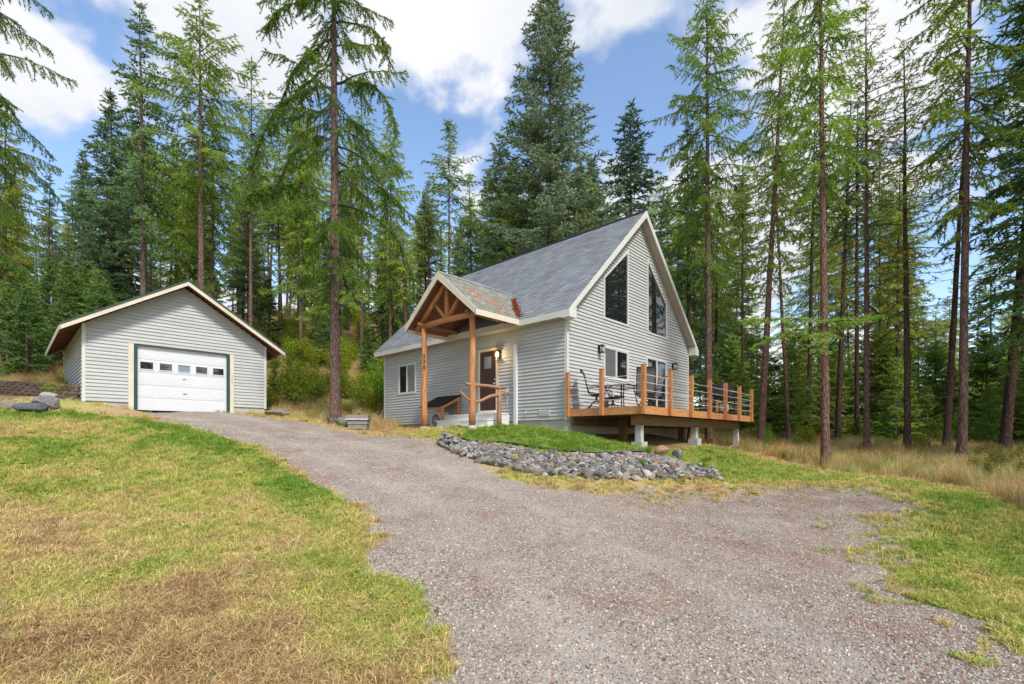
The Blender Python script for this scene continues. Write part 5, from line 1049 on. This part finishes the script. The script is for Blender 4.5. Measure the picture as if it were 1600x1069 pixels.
# ---- the forest behind
sky_l = [(-200, 250), (0, 330), (60, 380), (110, 330), (200, 260), (300, 260), (400, 270), (450, 235), (540, 270), (600, 330), (660, 360), (740, 320), (800, 250), (900, 280), (1000, 260), (1100, 250), (1180, 200), (1250, 180), (1330, 230), (1400, 330), (1440, 430), (1500, 500), (1560, 520), (1620, 430), (1800, 300)]
def skyl(px): return float(np.interp(px, [a for a, b in sky_l], [b for a, b in sky_l]))
keys = ['larch_a', 'larch_b', 'larch_c', 'larch_d', 'larch_e', 'larch_thin', 'fir_a', 'fir_b', 'fir_c', 'pine_a', 'pine_b']
used = []
for k in range(400):
    if len(used) >= 185: break
    px = r.uniform(-160, 1780) if k % 4 else r.uniform(-160, 760); d = r.uniform(34, 72) if k % 3 else r.uniform(30, 44); x = (px-800)/748*d
    if any((x-a)**2+(d-b)**2 < 6 for a, b in used): continue
    if px > 1130 and r.random() < .6: continue
    used.append((x, d)); z = ground(x, d); top = (684-(skyl(px)+r.gauss(15, 45)))/748*d; H = min(22, max(8, top-z)); key = r.choice(keys); v = r.uniform(.95, 1.45)
    side = 'left' if px < 420 else 'mid' if px < 1080 else 'right'
    kd = {'larch_a': 'full crowned larch', 'larch_b': 'high crowned larch', 'larch_c': 'low branched bushy larch', 'larch_d': 'long stemmed shaggy larch', 'larch_e': 'loose open larch', 'pine_b': 'tufted green pine', 'fir_c': 'ragged drooping fir', 'larch_thin': 'thin narrow larch', 'fir_a': 'dense dark fir', 'fir_b': 'open branched fir', 'pine_a': 'bare stemmed pine'}[key]
    lab = kd+{'left': ' in the wood on the hill behind the garage', 'mid': ' in the wood behind the house', 'right': ' deep in the wood right of the deck'}[side]
    tree(key, px, d, H, lab, lean=(rnd.gauss(0, 1.4), rnd.gauss(0, 1.4)), tint=(v, v*1.02, v*.9), btint=(.6, .55, .55) if px > 1000 else (.75, .7, .7), group={'left': 'conifers on the hill behind the garage', 'mid': 'conifers behind the house', 'right': 'conifers deep in the wood on the right'}[side], dia=r.uniform(.2, .32))
# forest carries on beyond the frame (seen in the window glass and from the side)
for k in range(34):
    a = R(r.uniform(50, 310)); dist = r.uniform(15, 42); x, y = math.sin(a)*dist, math.cos(a)*dist
    if abs(x) < 9 and y < 0 and dist < 24: continue
    if x < -8 and y > 8: continue
    tree(r.choice(keys), 0, y, r.uniform(14, 20), 'tall conifer in the forest around the clearing', x=x, z=ground(x, y), group='conifers round the clearing', tint=(.9, 1, .8))
for k in range(18):
    y = r.uniform(6, 26); x = max(y*1.15+2, r.uniform(15, 36)); tree(r.choice(keys), 0, y, r.uniform(15, 21), 'tall conifer in the forest around the clearing', x=x, z=ground(x, y), group='conifers round the clearing', tint=(.9, 1, .8))
for k in range(14):
    px = r.uniform(-60, 190); d = r.uniform(21.5, 30)
    if px > 60 and d < 25: d += 5
    v = r.uniform(.7, 1.3); tree(r.choice(['young_a', 'young_b']), px, d, r.uniform(2.5, 5.5), 'young fir in the thicket above the block wall', tint=(v, v*1.05, v*.95), group='young firs above the block wall')
# ---- single green bough low on the nearest larch and beside the deck
def bough(x, y, z, Lb, az, seed, leaf='larch', e0=.05, droop=.2, wdt=.55, nd=90, tone=.55):
    g = np.random.default_rng(seed); tm = TM(); n = 12; s = np.linspace(0, 1, n+1); h = Lb*s; zz_ = Lb*(s*math.sin(e0)-droop*s*s); dr = np.array([math.cos(az), math.sin(az)]); sd_ = np.array([-dr[1], dr[0]])
    P = np.stack([dr[0]*h, dr[1]*h, zz_], -1); P[:, :2] += np.cumsum(g.normal(0, .03, n+1))[:, None]*sd_[None]; rb = .03*(1-s*.85); tm.wood(P[:-1], P[1:], rb[:-1], rb[1:])
    m = int(Lb/.05); ss = .05+.94*g.random(m); k = ss*n; i = k.astype(int); f = (k-i)[:, None]; O = P[i]*(1-f)+P[i+1]*f
    D = dr3 = np.array([[dr[0], dr[1], 0]])*g.uniform(.2, .9, (m, 1))+np.array([[sd_[0], sd_[1], 0]])*g.choice([-1, 1], (m, 1))*g.uniform(.4, 1, (m, 1))+np.array([[0, 0, -1]])*g.uniform(-.15, .55, (m, 1)); D /= np.linalg.norm(D, axis=1, keepdims=True)
    tl = wdt*(1-.5*ss)*g.uniform(.5, 1.2, m); E = O+D*tl[:, None]; E[:, 2] -= tl**2*.35; tm.wood(O, E, np.full(m, .006), np.full(m, .003)); q = np.maximum(2, (tl*nd).astype(int)); idx = np.repeat(np.arange(m), q)
    w = g.random(len(idx)); B = O[idx]*(1-w[:, None])+E[idx]*w[:, None]; dn = D[idx]*.6+g.normal(0, .5, (len(idx), 3)); dn /= np.linalg.norm(dn, axis=1, keepdims=True); pr = np.cross(dn, g.normal(size=(len(idx), 3))); pr /= np.linalg.norm(pr, axis=1, keepdims=True)
    tm.tris(B-pr*.011, B+pr*.011, B+dn*.09*g.uniform(.6, 1.2, (len(idx), 1)), np.clip(tone+g.normal(0, .15, len(idx)), .02, .92)); return tm.mesh('bough', M[leaf])
near = [o for o in SC.objects if o.get('label', '').startswith('nearest thick reddish')][0]
near.rotation_euler = (0, R(-.6), 0)
for (az, Lb, z, sd, dr_, wd) in ((math.pi+.25, 3.0, 4.45, 1, .10, .6), (math.pi-.5, 2.0, 4.3, 2, .30, .5), (-.1, 1.5, 4.5, 3, .02, .5), (math.pi+.9, 1.6, 4.1, 4, .55, .5), (-.9, 1.1, 4.4, 5, .2, .5)):
    place('bough', bough(0, 0, 0, Lb, az, sd, droop=dr_, wdt=wd), near, (0, 0, z)).color = (.9, 1.15, .75, 1)
big = [o for o in SC.objects if o.get('label', '').startswith('big reddish barked')][0]; big.rotation_euler = (0, 0, 0)
for (az, Lb, z, sd, dr_, tn) in ((-.15, 1.35, 4.75, 11, .25, .85), (math.pi+.1, 2.6, 4.9, 12, .12, .45), (math.pi-.4, 1.6, 4.35, 13, .3, .8), (-.5, 1.0, 4.55, 14, .5, .85), (math.pi+.6, 2.0, 5.6, 15, .25, .35), (.2, 1.2, 6.1, 16, .3, .3)):
    place('bough', bough(0, 0, 0, Lb, az, sd, droop=dr_, wdt=.45, tone=tn), big, (0, 0, z)).color = (1, 1.15, .8, 1)
# long hanging dead-ended limb on its right side
def hanging(sd, az, Lb, drop, tone, dens, wdt):
    g = np.random.default_rng(sd); tm = TM(); n = 14; s = np.linspace(0, 1, n+1); h = Lb*np.sin(s*1.45)/math.sin(1.45); z = .35*np.sin(s*3.1)*.4-drop*s**1.9; dr = (math.cos(az), math.sin(az))
    P = np.stack([dr[0]*h, dr[1]*h, z], -1)+np.cumsum(g.normal(0, .02, (n+1, 3)), 0); rb = .045*(1-s*.85)+.004; tm.wood(P[:-1], P[1:], rb[:-1], rb[1:]); m = int(Lb*dens); ss = .15+.84*g.random(m); k = ss*n; i = k.astype(int); f = (k-i)[:, None]; O = P[i]*(1-f)+P[i+1]*f
    D = g.normal(0, .5, (m, 3)); D[:, 2] = -np.abs(D[:, 2])-.45; D /= np.linalg.norm(D, axis=1, keepdims=True); tl = wdt*g.uniform(.4, 1.2, m); E = O+D*tl[:, None]; tm.wood(O, E, np.full(m, .007), np.full(m, .003)); q = np.maximum(2, (tl*110).astype(int)); idx = np.repeat(np.arange(m), q); w = g.random(len(idx)); B = O[idx]*(1-w[:, None])+E[idx]*w[:, None]
    dn = g.normal(0, 1, (len(idx), 3)); dn /= np.linalg.norm(dn, axis=1, keepdims=True); pr = np.cross(dn, g.normal(size=(len(idx), 3))); pr /= np.linalg.norm(pr, axis=1, keepdims=True); tm.tris(B-pr*.013, B+pr*.013, B+dn*.085, np.clip(tone+g.normal(0, .15, len(idx)), .02, .92)); return tm.mesh('bough', M['larch'])
for az, Lb, z, sd, drop, tone, dens, wd in ((0.1, 2.9, 8.0, 51, 3.3, .25, 26, .40), (-.25, 2.5, 12.4, 52, 2.6, .35, 34, .5), (math.pi+.1, 2.9, 12.2, 53, 3.6, .2, 44, .65), (math.pi-.35, 2.7, 14.0, 54, 2.9, .25, 44, .7), (math.pi+.3, 2.9, 8.4, 55, .9, .3, 46, .6), (-.1, 1.9, 14.6, 56, 1.6, .35, 34, .5), (math.pi-.1, 2.7, 15.6, 57, .9, .3, 40, .6), (.5, 2.0, 10.2, 58, 2.0, .25, 30, .5), (math.pi+.5, 2.0, 10.3, 59, 3.0, .2, 40, .6)):
    place('bough', hanging(sd, az, Lb, drop, tone, dens, wd), big, (0, 0, z)).color = (.62, .78, .6, 1)

# ---- shrubs
def shrub_mesh(seed, n=1500, size=.05, stems=14, shape=1.0):
    g = np.random.default_rng(seed); tm = TM(); a = g.uniform(0, 6.28, stems); tilt = g.uniform(.1, .75, stems); ln = g.uniform(.6, 1.1, stems); A = np.zeros((stems, 3)); B = np.stack([np.cos(a)*np.sin(tilt)*ln, np.sin(a)*np.sin(tilt)*ln, np.cos(tilt)*ln*shape], -1); tm.wood(A, B, np.full(stems, .015), np.full(stems, .004))
    i = g.integers(0, stems, n); w = g.random(n)**.7*.75+.28; P = A[i]*(1-w[:, None])+B[i]*w[:, None]+g.normal(0, .13, (n, 3)); P[:, 2] = np.abs(P[:, 2]); d = g.normal(size=(n, 3)); d[:, 2] *= .5; d /= np.linalg.norm(d, axis=1, keepdims=True); p = np.cross(d, g.normal(size=(n, 3))); p /= np.linalg.norm(p, axis=1, keepdims=True)
    s = size*g.uniform(.6, 1.3, (n, 1)); tone = np.clip(.5+g.normal(0, .1, stems)[i]+g.normal(0, .18, n), 0, .92); tone = np.where(g.random(n) < .05, 1, tone)
    tm.tris(P-p*s*.45, P+p*s*.45, P+d*s, tone); tm.tris(P+p*s*.45-d*s*.1, P-p*s*.45-d*s*.1, P-d*s*.6, tone); return tm.mesh('foliage', M['bush'])
SH = [shrub_mesh(k) for k in range(4)]
def shrub(px, d, s, h, tint, label, group=None, x=None, k=0, name='shrub'):
    if x is None: x = (px-800)/748*d
    o = place(name, SH[k % 4], None, (x, d, ground(x, d)-.03), (0, 0, rnd.uniform(0, 6.28)), (s, s, h)); o.color = (*tint, 1); return tag(o, label, 'shrub', group)
for k in range(80):
    px = rnd.uniform(405, 620); d = rnd.uniform(22.5, 33) if k < 30 else rnd.uniform(30, 52); shrub(px, d, rnd.uniform(.6, 1.2), rnd.uniform(.7, 1.6), rnd.choice([(.8, 1.15, .6), (1.1, 1.25, .6), (1.3, 1.2, .6)]), 'leafy green shrub on the bank between garage and house', 'leafy shrubs on the bank between garage and house', k=k)
for px, d, s, h, tint, lb in ((458, 21.5, 1.3, 1.9, (1.25, 1.3, .7), 'yellow green leafy shrub on the bank right of the garage'), (432, 20.5, .8, .9, (1, .9, .6), 'low olive shrub hugging the right garage corner'), (490, 23, 1.0, 1.2, (.8, 1, .7), 'dark green shrub on the bank left of the big larch'),
   (590, 24.0, 1.1, 1.9, (.9, 1.3, .6), 'bright green shrub against the left wall of the house'), (578, 22.5, .9, .8, (1.2, 1.05, .5), 'yellowish low shrub below the bright green one'), (605, 23.6, .7, 1.2, (.9, 1.1, .6), 'small green shrub touching the left house corner'),
   (1072, 23.0, .8, 2.6, (1.7, 1.25, .5), 'tall yellow autumn shrub behind the deck beside the house corner'), (1262, 21, .8, .9, (1.5, 1.3, .6), 'yellow autumn shrub at the forest edge left of the thick larch'), (1245, 19, .5, .6, (.8, 1, .7), 'small green shrub in the dry grass right of the deck'),
   (1485, 22.0, 1.3, 1.5, (.75, 1.05, .6), 'green leafy shrub before the understory on the right'), (1340, 24, 1.0, 1.3, (.8, 1, .6), 'green leafy shrub between the dark pine trunks'), (1410, 33, 1.4, 4.5, (1.7, 1.25, .5), 'tall yellow leafed shrub glowing deep in the wood'),
   (540, 21.3, .7, .6, (1, .95, .5), 'low olive shrub right behind the big larch trunk')): shrub(px, d, s, h, tint, lb, k=int(px))
r = random.Random(91)
for k in range(40):
    px = r.choice([r.uniform(415, 600), r.uniform(-60, 110)]); d = r.uniform(21, 40); c = r.choice([(1.3, 1.15, .55), (.9, 1, .6), (1.5, 1.0, .5), (1.1, 1.2, .6)])
    shrub(px, d, r.uniform(.5, 1.2), r.uniform(.4, 1.1), c, 'low shrub in the undergrowth of the hillside', 'undergrowth shrubs on the hillside', k=k)
for k in range(40):
    px = r.uniform(1180, 1660); d = r.uniform(18, 30); c = r.choice([(.9, 1, .6), (1.3, 1.1, .5), (.8, 1.05, .6)])
    shrub(px, d, r.uniform(.4, .9), r.uniform(.4, .9), c, 'low shrub at the edge of the right hand wood', 'shrubs at the edge of the right hand wood', k=k)
for k in range(34):
    px = r.uniform(1195, 1610); d = r.uniform(13.2, 20); c = r.choice([(.75, .9, .5), (1.1, .8, .45), (.6, .6, .45), (1.3, 1.1, .5)])
    shrub(px, d, r.uniform(.15, .32), r.uniform(.3, .55), c, 'knee high weed among the tall dry grass', 'weeds among the tall dry grass', k=k, name='weed')
for k in range(9):
    px = 1530+k*14+r.uniform(-5, 5); d = r.uniform(10.8, 13.5); shrub(px, d, r.uniform(.25, .45), r.uniform(.45, .75), (.75, .68, .55), 'twiggy brownish weed bush at the right edge of the clearing', 'twiggy weeds at the right edge', k=k)
shrub(0, py_, .16, .2, (.6, 1, .7), 'small green plant growing in the planter box', x=px_, k=1).location.z += .4
for k, (x, y) in enumerate(((4.9, 12.3), (3.35, 11.75), (4.55, 11.5), (5.3, 12.9), (3.0, 10.95), (.1, 10.95), (-.4, 13.9))): shrub(0, y, .20, .22, (.7, 1.15, .7), 'leafy green weed sprouting at the stone bank', 'weeds on the stone bank', x=x, k=k, name='weed')

# ================================================================== grass and gravel: scattered instances
def blades(seed, n, h, spread, w, bend, seg=1):
    g = np.random.default_rng(seed); V = []; F = []
    for _ in range(n):
        a = g.uniform(0, 6.28); rr = spread*math.sqrt(g.random()); x, y = rr*math.cos(a), rr*math.sin(a); hh_ = h*g.uniform(.5, 1.15); b = g.uniform(0, 6.28); bd = bend*hh_*g.uniform(.3, 1.4); c = g.uniform(0, 3.14); wx, wy = math.cos(c)*w/2, math.sin(c)*w/2; bx, by = math.cos(b)*bd, math.sin(b)*bd; i = len(V)
        V += [(x-wx, y-wy, -.01), (x+wx, y+wy, -.01), (x+wx*.8+bx*.35, y+wy*.8+by*.35, hh_*.6), (x-wx*.8+bx*.35, y-wy*.8+by*.35, hh_*.6), (x+bx, y+by, hh_*(1-.25*bend))]
        F += [(i, i+1, i+2), (i, i+2, i+3), (i+3, i+2, i+4)]
    q = np.repeat(g.uniform(.55, 1.35, (n, 1))*np.array([[1, 1, 1]])+g.normal(0, .06, (n, 3)), 5, 0); q = np.concatenate([q, np.ones((len(q), 1))], 1)
    me = bpy.data.meshes.new('tuft'); me.from_pydata(V, [], F); me.materials.append(M['grassmat']); a = me.attributes.new('tone', 'FLOAT_COLOR', 'POINT'); a.data.foreach_set('color', q.astype(np.float32).ravel()); return me
def clover(seed):
    g = np.random.default_rng(seed); V = []; F = []
    for _ in range(14):
        a = g.uniform(0, 6.28); rr = .07*math.sqrt(g.random()); x, y, z = rr*math.cos(a), rr*math.sin(a), g.uniform(.01, .04)
        for k in range(3):
            b = a+k*2.09; i = len(V); l = .016; V += [(x, y, z), (x+l*math.cos(b-.6), y+l*math.sin(b-.6), z+.004), (x+l*1.4*math.cos(b), y+l*1.4*math.sin(b), z+.006), (x+l*math.cos(b+.6), y+l*math.sin(b+.6), z+.004)]; F += [(i, i+1, i+2), (i, i+2, i+3)]
    return npmesh('clover', np.array(V), np.array(F), [M['grassmat']], cols=np.concatenate([g.uniform(.7, 1.2, (len(V), 1))*np.ones((1, 3)), np.ones((len(V), 1))], 1))
def rosette(seed):
    g = np.random.default_rng(seed); V = []; F = []
    for q in range(9):
        b = q*.7+g.uniform(-.2, .2); l = g.uniform(.03, .06); w = l*.28; i = len(V); c, s_ = math.cos(b), math.sin(b); h = g.uniform(.015, .04)
        V += [(0, 0, .005), (c*l*.5-s_*w, s_*l*.5+c*w, h), (c*l, s_*l, h*.8), (c*l*.5+s_*w, s_*l*.5-c*w, h)]; F += [(i, i+1, i+2), (i, i+2, i+3)]
    return npmesh('rosette', np.array(V), np.array(F), [M['grassmat']], cols=np.concatenate([g.uniform(.8, 1.2, (len(V), 1))*np.ones((1, 3)), np.ones((len(V), 1))], 1))
M['pebble'], t_, p_ = newmat('gravel pebble')
at = N(t_, 'ShaderNodeAttribute'); at.attribute_type = 'INSTANCER'; at.attribute_name = 'col'; L(t_, at.outputs['Color'], p_.inputs['Base Color']); p_.inputs['Roughness'].default_value = .8; p_.inputs['Specular IOR Level'].default_value = .25
def pebble(seed):
    me = rock_mesh(500+seed, 1, .6); me.materials.clear(); me.materials.append(M['pebble']); return me
def scatter(name, pts, protos, idx, scl, col, label, tilt=.15):
    n = len(pts); me = bpy.data.meshes.new(name); me.vertices.add(n); me.vertices.foreach_set('co', pts.astype(np.float32).ravel())
    g = np.random.default_rng(len(pts)); rot = np.stack([g.normal(0, tilt, n), g.normal(0, tilt, n), g.uniform(0, 6.28, n)], -1)
    for nm, ty, ar, key in (('idx', 'INT', idx.astype(np.int32), 'value'), ('scl', 'FLOAT', scl.astype(np.float32), 'value'), ('rotv', 'FLOAT_VECTOR', rot.astype(np.float32).ravel(), 'vector'), ('col', 'FLOAT_COLOR', np.concatenate([col, np.ones((n, 1))], 1).astype(np.float32).ravel(), 'color')):
        a = me.attributes.new(nm, ty, 'POINT'); a.data.foreach_set(key, ar)
    o = place(name, me); tag(o, kind='stuff'); o['label'] = label
    ng = bpy.data.node_groups.new(name, 'GeometryNodeTree'); ng.interface.new_socket('Geometry', in_out='INPUT', socket_type='NodeSocketGeometry'); ng.interface.new_socket('Geometry', in_out='OUTPUT', socket_type='NodeSocketGeometry')
    gi = ng.nodes.new('NodeGroupInput'); go = ng.nodes.new('NodeGroupOutput'); ip = ng.nodes.new('GeometryNodeInstanceOnPoints'); jn = ng.nodes.new('GeometryNodeJoinGeometry')
    for pm_ in reversed(protos):
        po = bpy.data.objects.new(pm_.name+'_source', pm_); oi = ng.nodes.new('GeometryNodeObjectInfo'); oi.inputs['Object'].default_value = po; oi.inputs['As Instance'].default_value = True; ng.links.new(oi.outputs['Geometry'], jn.inputs[0])
    def na(nm, ty):
        x = ng.nodes.new('GeometryNodeInputNamedAttribute'); x.data_type = ty; x.inputs['Name'].default_value = nm; return x.outputs['Attribute']
    ng.links.new(gi.outputs[0], ip.inputs['Points']); ng.links.new(jn.outputs[0], ip.inputs['Instance']); ip.inputs['Pick Instance'].default_value = True
    ng.links.new(na('idx', 'INT'), ip.inputs['Instance Index']); ng.links.new(na('scl', 'FLOAT'), ip.inputs['Scale'])
    e2r = ng.nodes.new('FunctionNodeEulerToRotation'); ng.links.new(na('rotv', 'FLOAT_VECTOR'), e2r.inputs[0]); ng.links.new(e2r.outputs[0], ip.inputs['Rotation'])
    ng.links.new(ip.outputs[0], go.inputs[0]); md = o.modifiers.new('scatter', 'NODES'); md.node_group = ng; return o
def sample(n, d0, d1, px0=-60, px1=1660):
    """points thinning out with distance, over the ground in front"""
    d = d0*(d1/d0)**rng.random(n); u = rng.uniform(px0, px1, n); return (u-800)/748*d, d
def grass_col(l, n):
    g = rng; st = np.array([[.44, .29, .15], [.66, .49, .24], [.60, .54, .17], [.38, .44, .09], [.19, .33, .05]]); t = np.clip(l+g.normal(0, .13, n), 0, 1)*4; i = np.minimum(t.astype(int), 3); f = (t-i)[:, None]
    return (st[i]*(1-f)+st[i+1]*f)*g.uniform(.75, 1.2, (n, 1))
TU = [blades(1, 26, .065, .05, .0055, .8), blades(2, 20, .095, .05, .006, 1.0), blades(3, 30, .045, .06, .006, 1.1), clover(4), rosette(5)]
x, y = sample(120000, 2.4, 19); Gm, Lm, Fm, Sm, Wm = zones(x, y); r_ = rng.random(len(x))
drv = sdist(x, y, DRIVE)
occ = (Gm < .25+.6*rng.random(len(x))**1.5) & (Fm < .6) & (r_ < .42+.6*Lm+.2*(y < 5)) & ((fbm(x, y, .33, 52) > .36) | (rng.random(len(x)) < .25+.5*Lm)) & (Sm < .6)
# no grass inside the buildings or on the stone bank
hx = (x-1.62)*math.cos(TH)+(y-14.11)*math.sin(TH); hy = -(x-1.62)*math.sin(TH)+(y-14.11)*math.cos(TH)
gxl = (x+13.73)*math.cos(TH)+(y-15.31)*math.sin(TH); gyl = -(x+13.73)*math.sin(TH)+(y-15.31)*math.cos(TH)
free = ~((hx > -.02) & (hx < HW) & (hy > -.02) & (hy < HL)) & ~((gxl > 0) & (gxl < W) & (gyl > 0) & (gyl < D)) & (sdist(x, y, BANK) < .03) & ~((hx > -1.3) & (hx < 0) & (hy > 2.1) & (hy < 6.1)) & ~((hx > .2) & (hx < HW) & (hy > -2.2) & (hy < 0)) & (sdist(x, y, [(-14.1, 15.6), (-15.5, 16.2), (-18.6, 17.2), (-24, 19), (-24, 20), (-18, 18.4), (-15, 17.4), (-13.8, 16.4)]) < 0) & ~((x < -11.5) & (y > 14.2) & (y < 17.5) & (rng.random(len(x)) < .8))
k = occ & free; x, y, Lk = x[k], y[k], Lm[k]; n = len(x); Lk = Lk+(fbm(x, y, .35, 44)-.5)*.5
idx = rng.integers(0, 3, n); idx = np.where((rng.random(n) < .04) & (Lk > .3), 3, idx); dist = np.hypot(x, y); wd = rng.random(n) < .022; idx = np.where(wd, 4, idx); Lk = np.where(wd, .9, Lk)
col = grass_col(np.clip(Lk, 0, 1), n)
scatter('grass', np.stack([x, y, groundv(x, y)], -1), TU, idx, rng.uniform(.7, 1.35, n)*np.clip(.8+dist*.035, .8, 1.5), col, 'short patchy green and straw grass of the lawn and verges')
NG = n
# sparse tufts growing in the gravel
x, y = sample(9000, 2.6, 17, 750, 1600); Gm, Lm, Fm, Sm, Wm = zones(x, y); ed_ = sdist(x, y, DRIVE)
pch = fbm(x, y, .5, 61); k = (ed_ > 0) & (ed_ < 1.2) & (pch > .57-.14*np.exp(-ed_*1.0)) & (x > .9+.12*y); x, y = x[k], y[k]; n = len(x)
scatter('weed_tufts', np.stack([x, y, groundv(x, y)], -1), TU[:3]+[clover(9)], rng.integers(0, 4, n), rng.uniform(.5, 1.0, n), grass_col(np.clip(.62+rng.normal(0, .2, n), 0, 1), n), 'little green tufts growing through the gravel')
# tall dry grass
TS = [blades(11, 30, .55, .16, .006, .55), blades(12, 26, .7, .18, .006, .7), blades(13, 34, .40, .2, .007, .9)]
xs, ys = [], []
x, y = sample(20000, 6.5, 34, 1080, 1720); Gm, Lm, Fm, Sm, Wm = zones(x, y); k = (Sm > .55) & (Gm < .4) & (rng.random(len(x)) < np.clip(1.1-(y-14)/22, .15, 1)*np.clip(fbm(x, y, 1.1, 93)*3-.7, .12, 1)); xs.append(x[k]); ys.append(y[k])
x, y = sample(8000, 17, 60, -100, 640); k = (sdist(x, y, BACKBANK) > -.5) | (y > 22); k &= ~((x < -10) & (y < 20.5) & (y > 14) & (x > -13.9)) ; xs.append(x[k]); ys.append(y[k])
x, y = sample(1600, 17.2, 26, -120, 110); k = (ys is not None) & (sdist(x, y, [(-14.9, 17.3), (-18.4, 18.3), (-24, 20), (-30, 27), (-18, 27), (-16, 21)]) > 0); xs.append(x[k]); ys.append(y[k])
x = np.concatenate(xs); y = np.concatenate(ys)
hx = (x-1.62)*math.cos(TH)+(y-14.11)*math.sin(TH); hy = -(x-1.62)*math.sin(TH)+(y-14.11)*math.cos(TH); gxl = (x+13.73)*math.cos(TH)+(y-15.31)*math.sin(TH); gyl = -(x+13.73)*math.sin(TH)+(y-15.31)*math.cos(TH)
k = ~((hx > -.3) & (hx < HW) & (hy > -2.6) & (hy < HL+.2)) & ~((gxl > -.4) & (gxl < W+.3) & (gyl > -.5) & (gyl < D+.3)); x, y = x[k], y[k]; n = len(x)
f = fbm(x, y, 1.3, 71)[:, None]; pal = np.array([[.72, .56, .29], [.62, .34, .15], [.55, .50, .17], [.28, .36, .09]]); pk = rng.choice(4, n, p=[.42, .24, .22, .12]); pk = np.where((f[:, 0] > .6) & (rng.random(n) < .7), 1, np.where((f[:, 0] < .38) & (rng.random(n) < .6), 3, pk)); col = pal[pk]*rng.uniform(.7, 1.2, (n, 1))
scatter('dry_grass', np.stack([x, y, groundv(x, y)], -1), TS, rng.integers(0, 3, n), rng.uniform(.35, .85, n)*np.clip(.5+fbm(x, y, .9, 95)*1.3, .5, 1.6), col, 'tall straw coloured grass at the edge of the forest')
# a few arching clumps at the right edge of the verge
# gravel stones
x, y = sample(90000, 2.3, 14, -60, 1660); Gm, Lm, Fm, Sm, Wm = zones(x, y); k = (sdist(x, y, DRIVE) > -.15) & (Gm > .35); k |= (rng.random(len(x)) < .012); x, y = x[k], y[k]; n = len(x)
pal = np.array([[.15, .135, .12], [.29, .265, .235], [.42, .38, .34], [.37, .29, .23], [.30, .16, .11], [.49, .44, .38], [.32, .305, .28], [.66, .59, .50]]); pk = rng.choice(8, n, p=[.15, .2, .18, .12, .11, .12, .07, .05]); col = pal[pk]*rng.uniform(.8, 1.2, (n, 1))
scatter('gravel', np.stack([x, y, groundv(x, y)+.002], -1), [pebble(q) for q in range(4)], rng.integers(0, 4, n), (.005+.006*rng.random(n)**2.5+.0012*np.hypot(x, y)*.5)*1.0, col, 'loose mixed gravel stones over the driveway', tilt=.5)
# fallen leaves, needles and cones on the lawn
lv = MB(); r = random.Random(6)
for k in range(520):
    x = r.uniform(-5.5, 4); y = r.uniform(2.6, 8); z = ground(x, y)+.03; a = r.uniform(0, 6.28); l = r.uniform(.012, .03); dx_, dy_ = math.cos(a)*l, math.sin(a)*l
    lv.add([(x-dx_, y-dy_, z), (x-dy_*.5, y+dx_*.5, z+.012), (x+dx_, y+dy_, z+.004), (x+dy_*.5, y-dx_*.5, z+.01)], [(0, 1, 2), (0, 2, 3)])
o = lv.build('fallen_leaves', mat('fallen leaf', (.30, .13, .07), (.14, .07, .045), .8, 3, island=.4)); tag(o, kind='stuff'); o['label'] = 'small brown fallen leaves and cones on lawn and gravel'
print('TRIS crowns', TRI[0], 'grass', NG, 'objs', len(SC.objects))
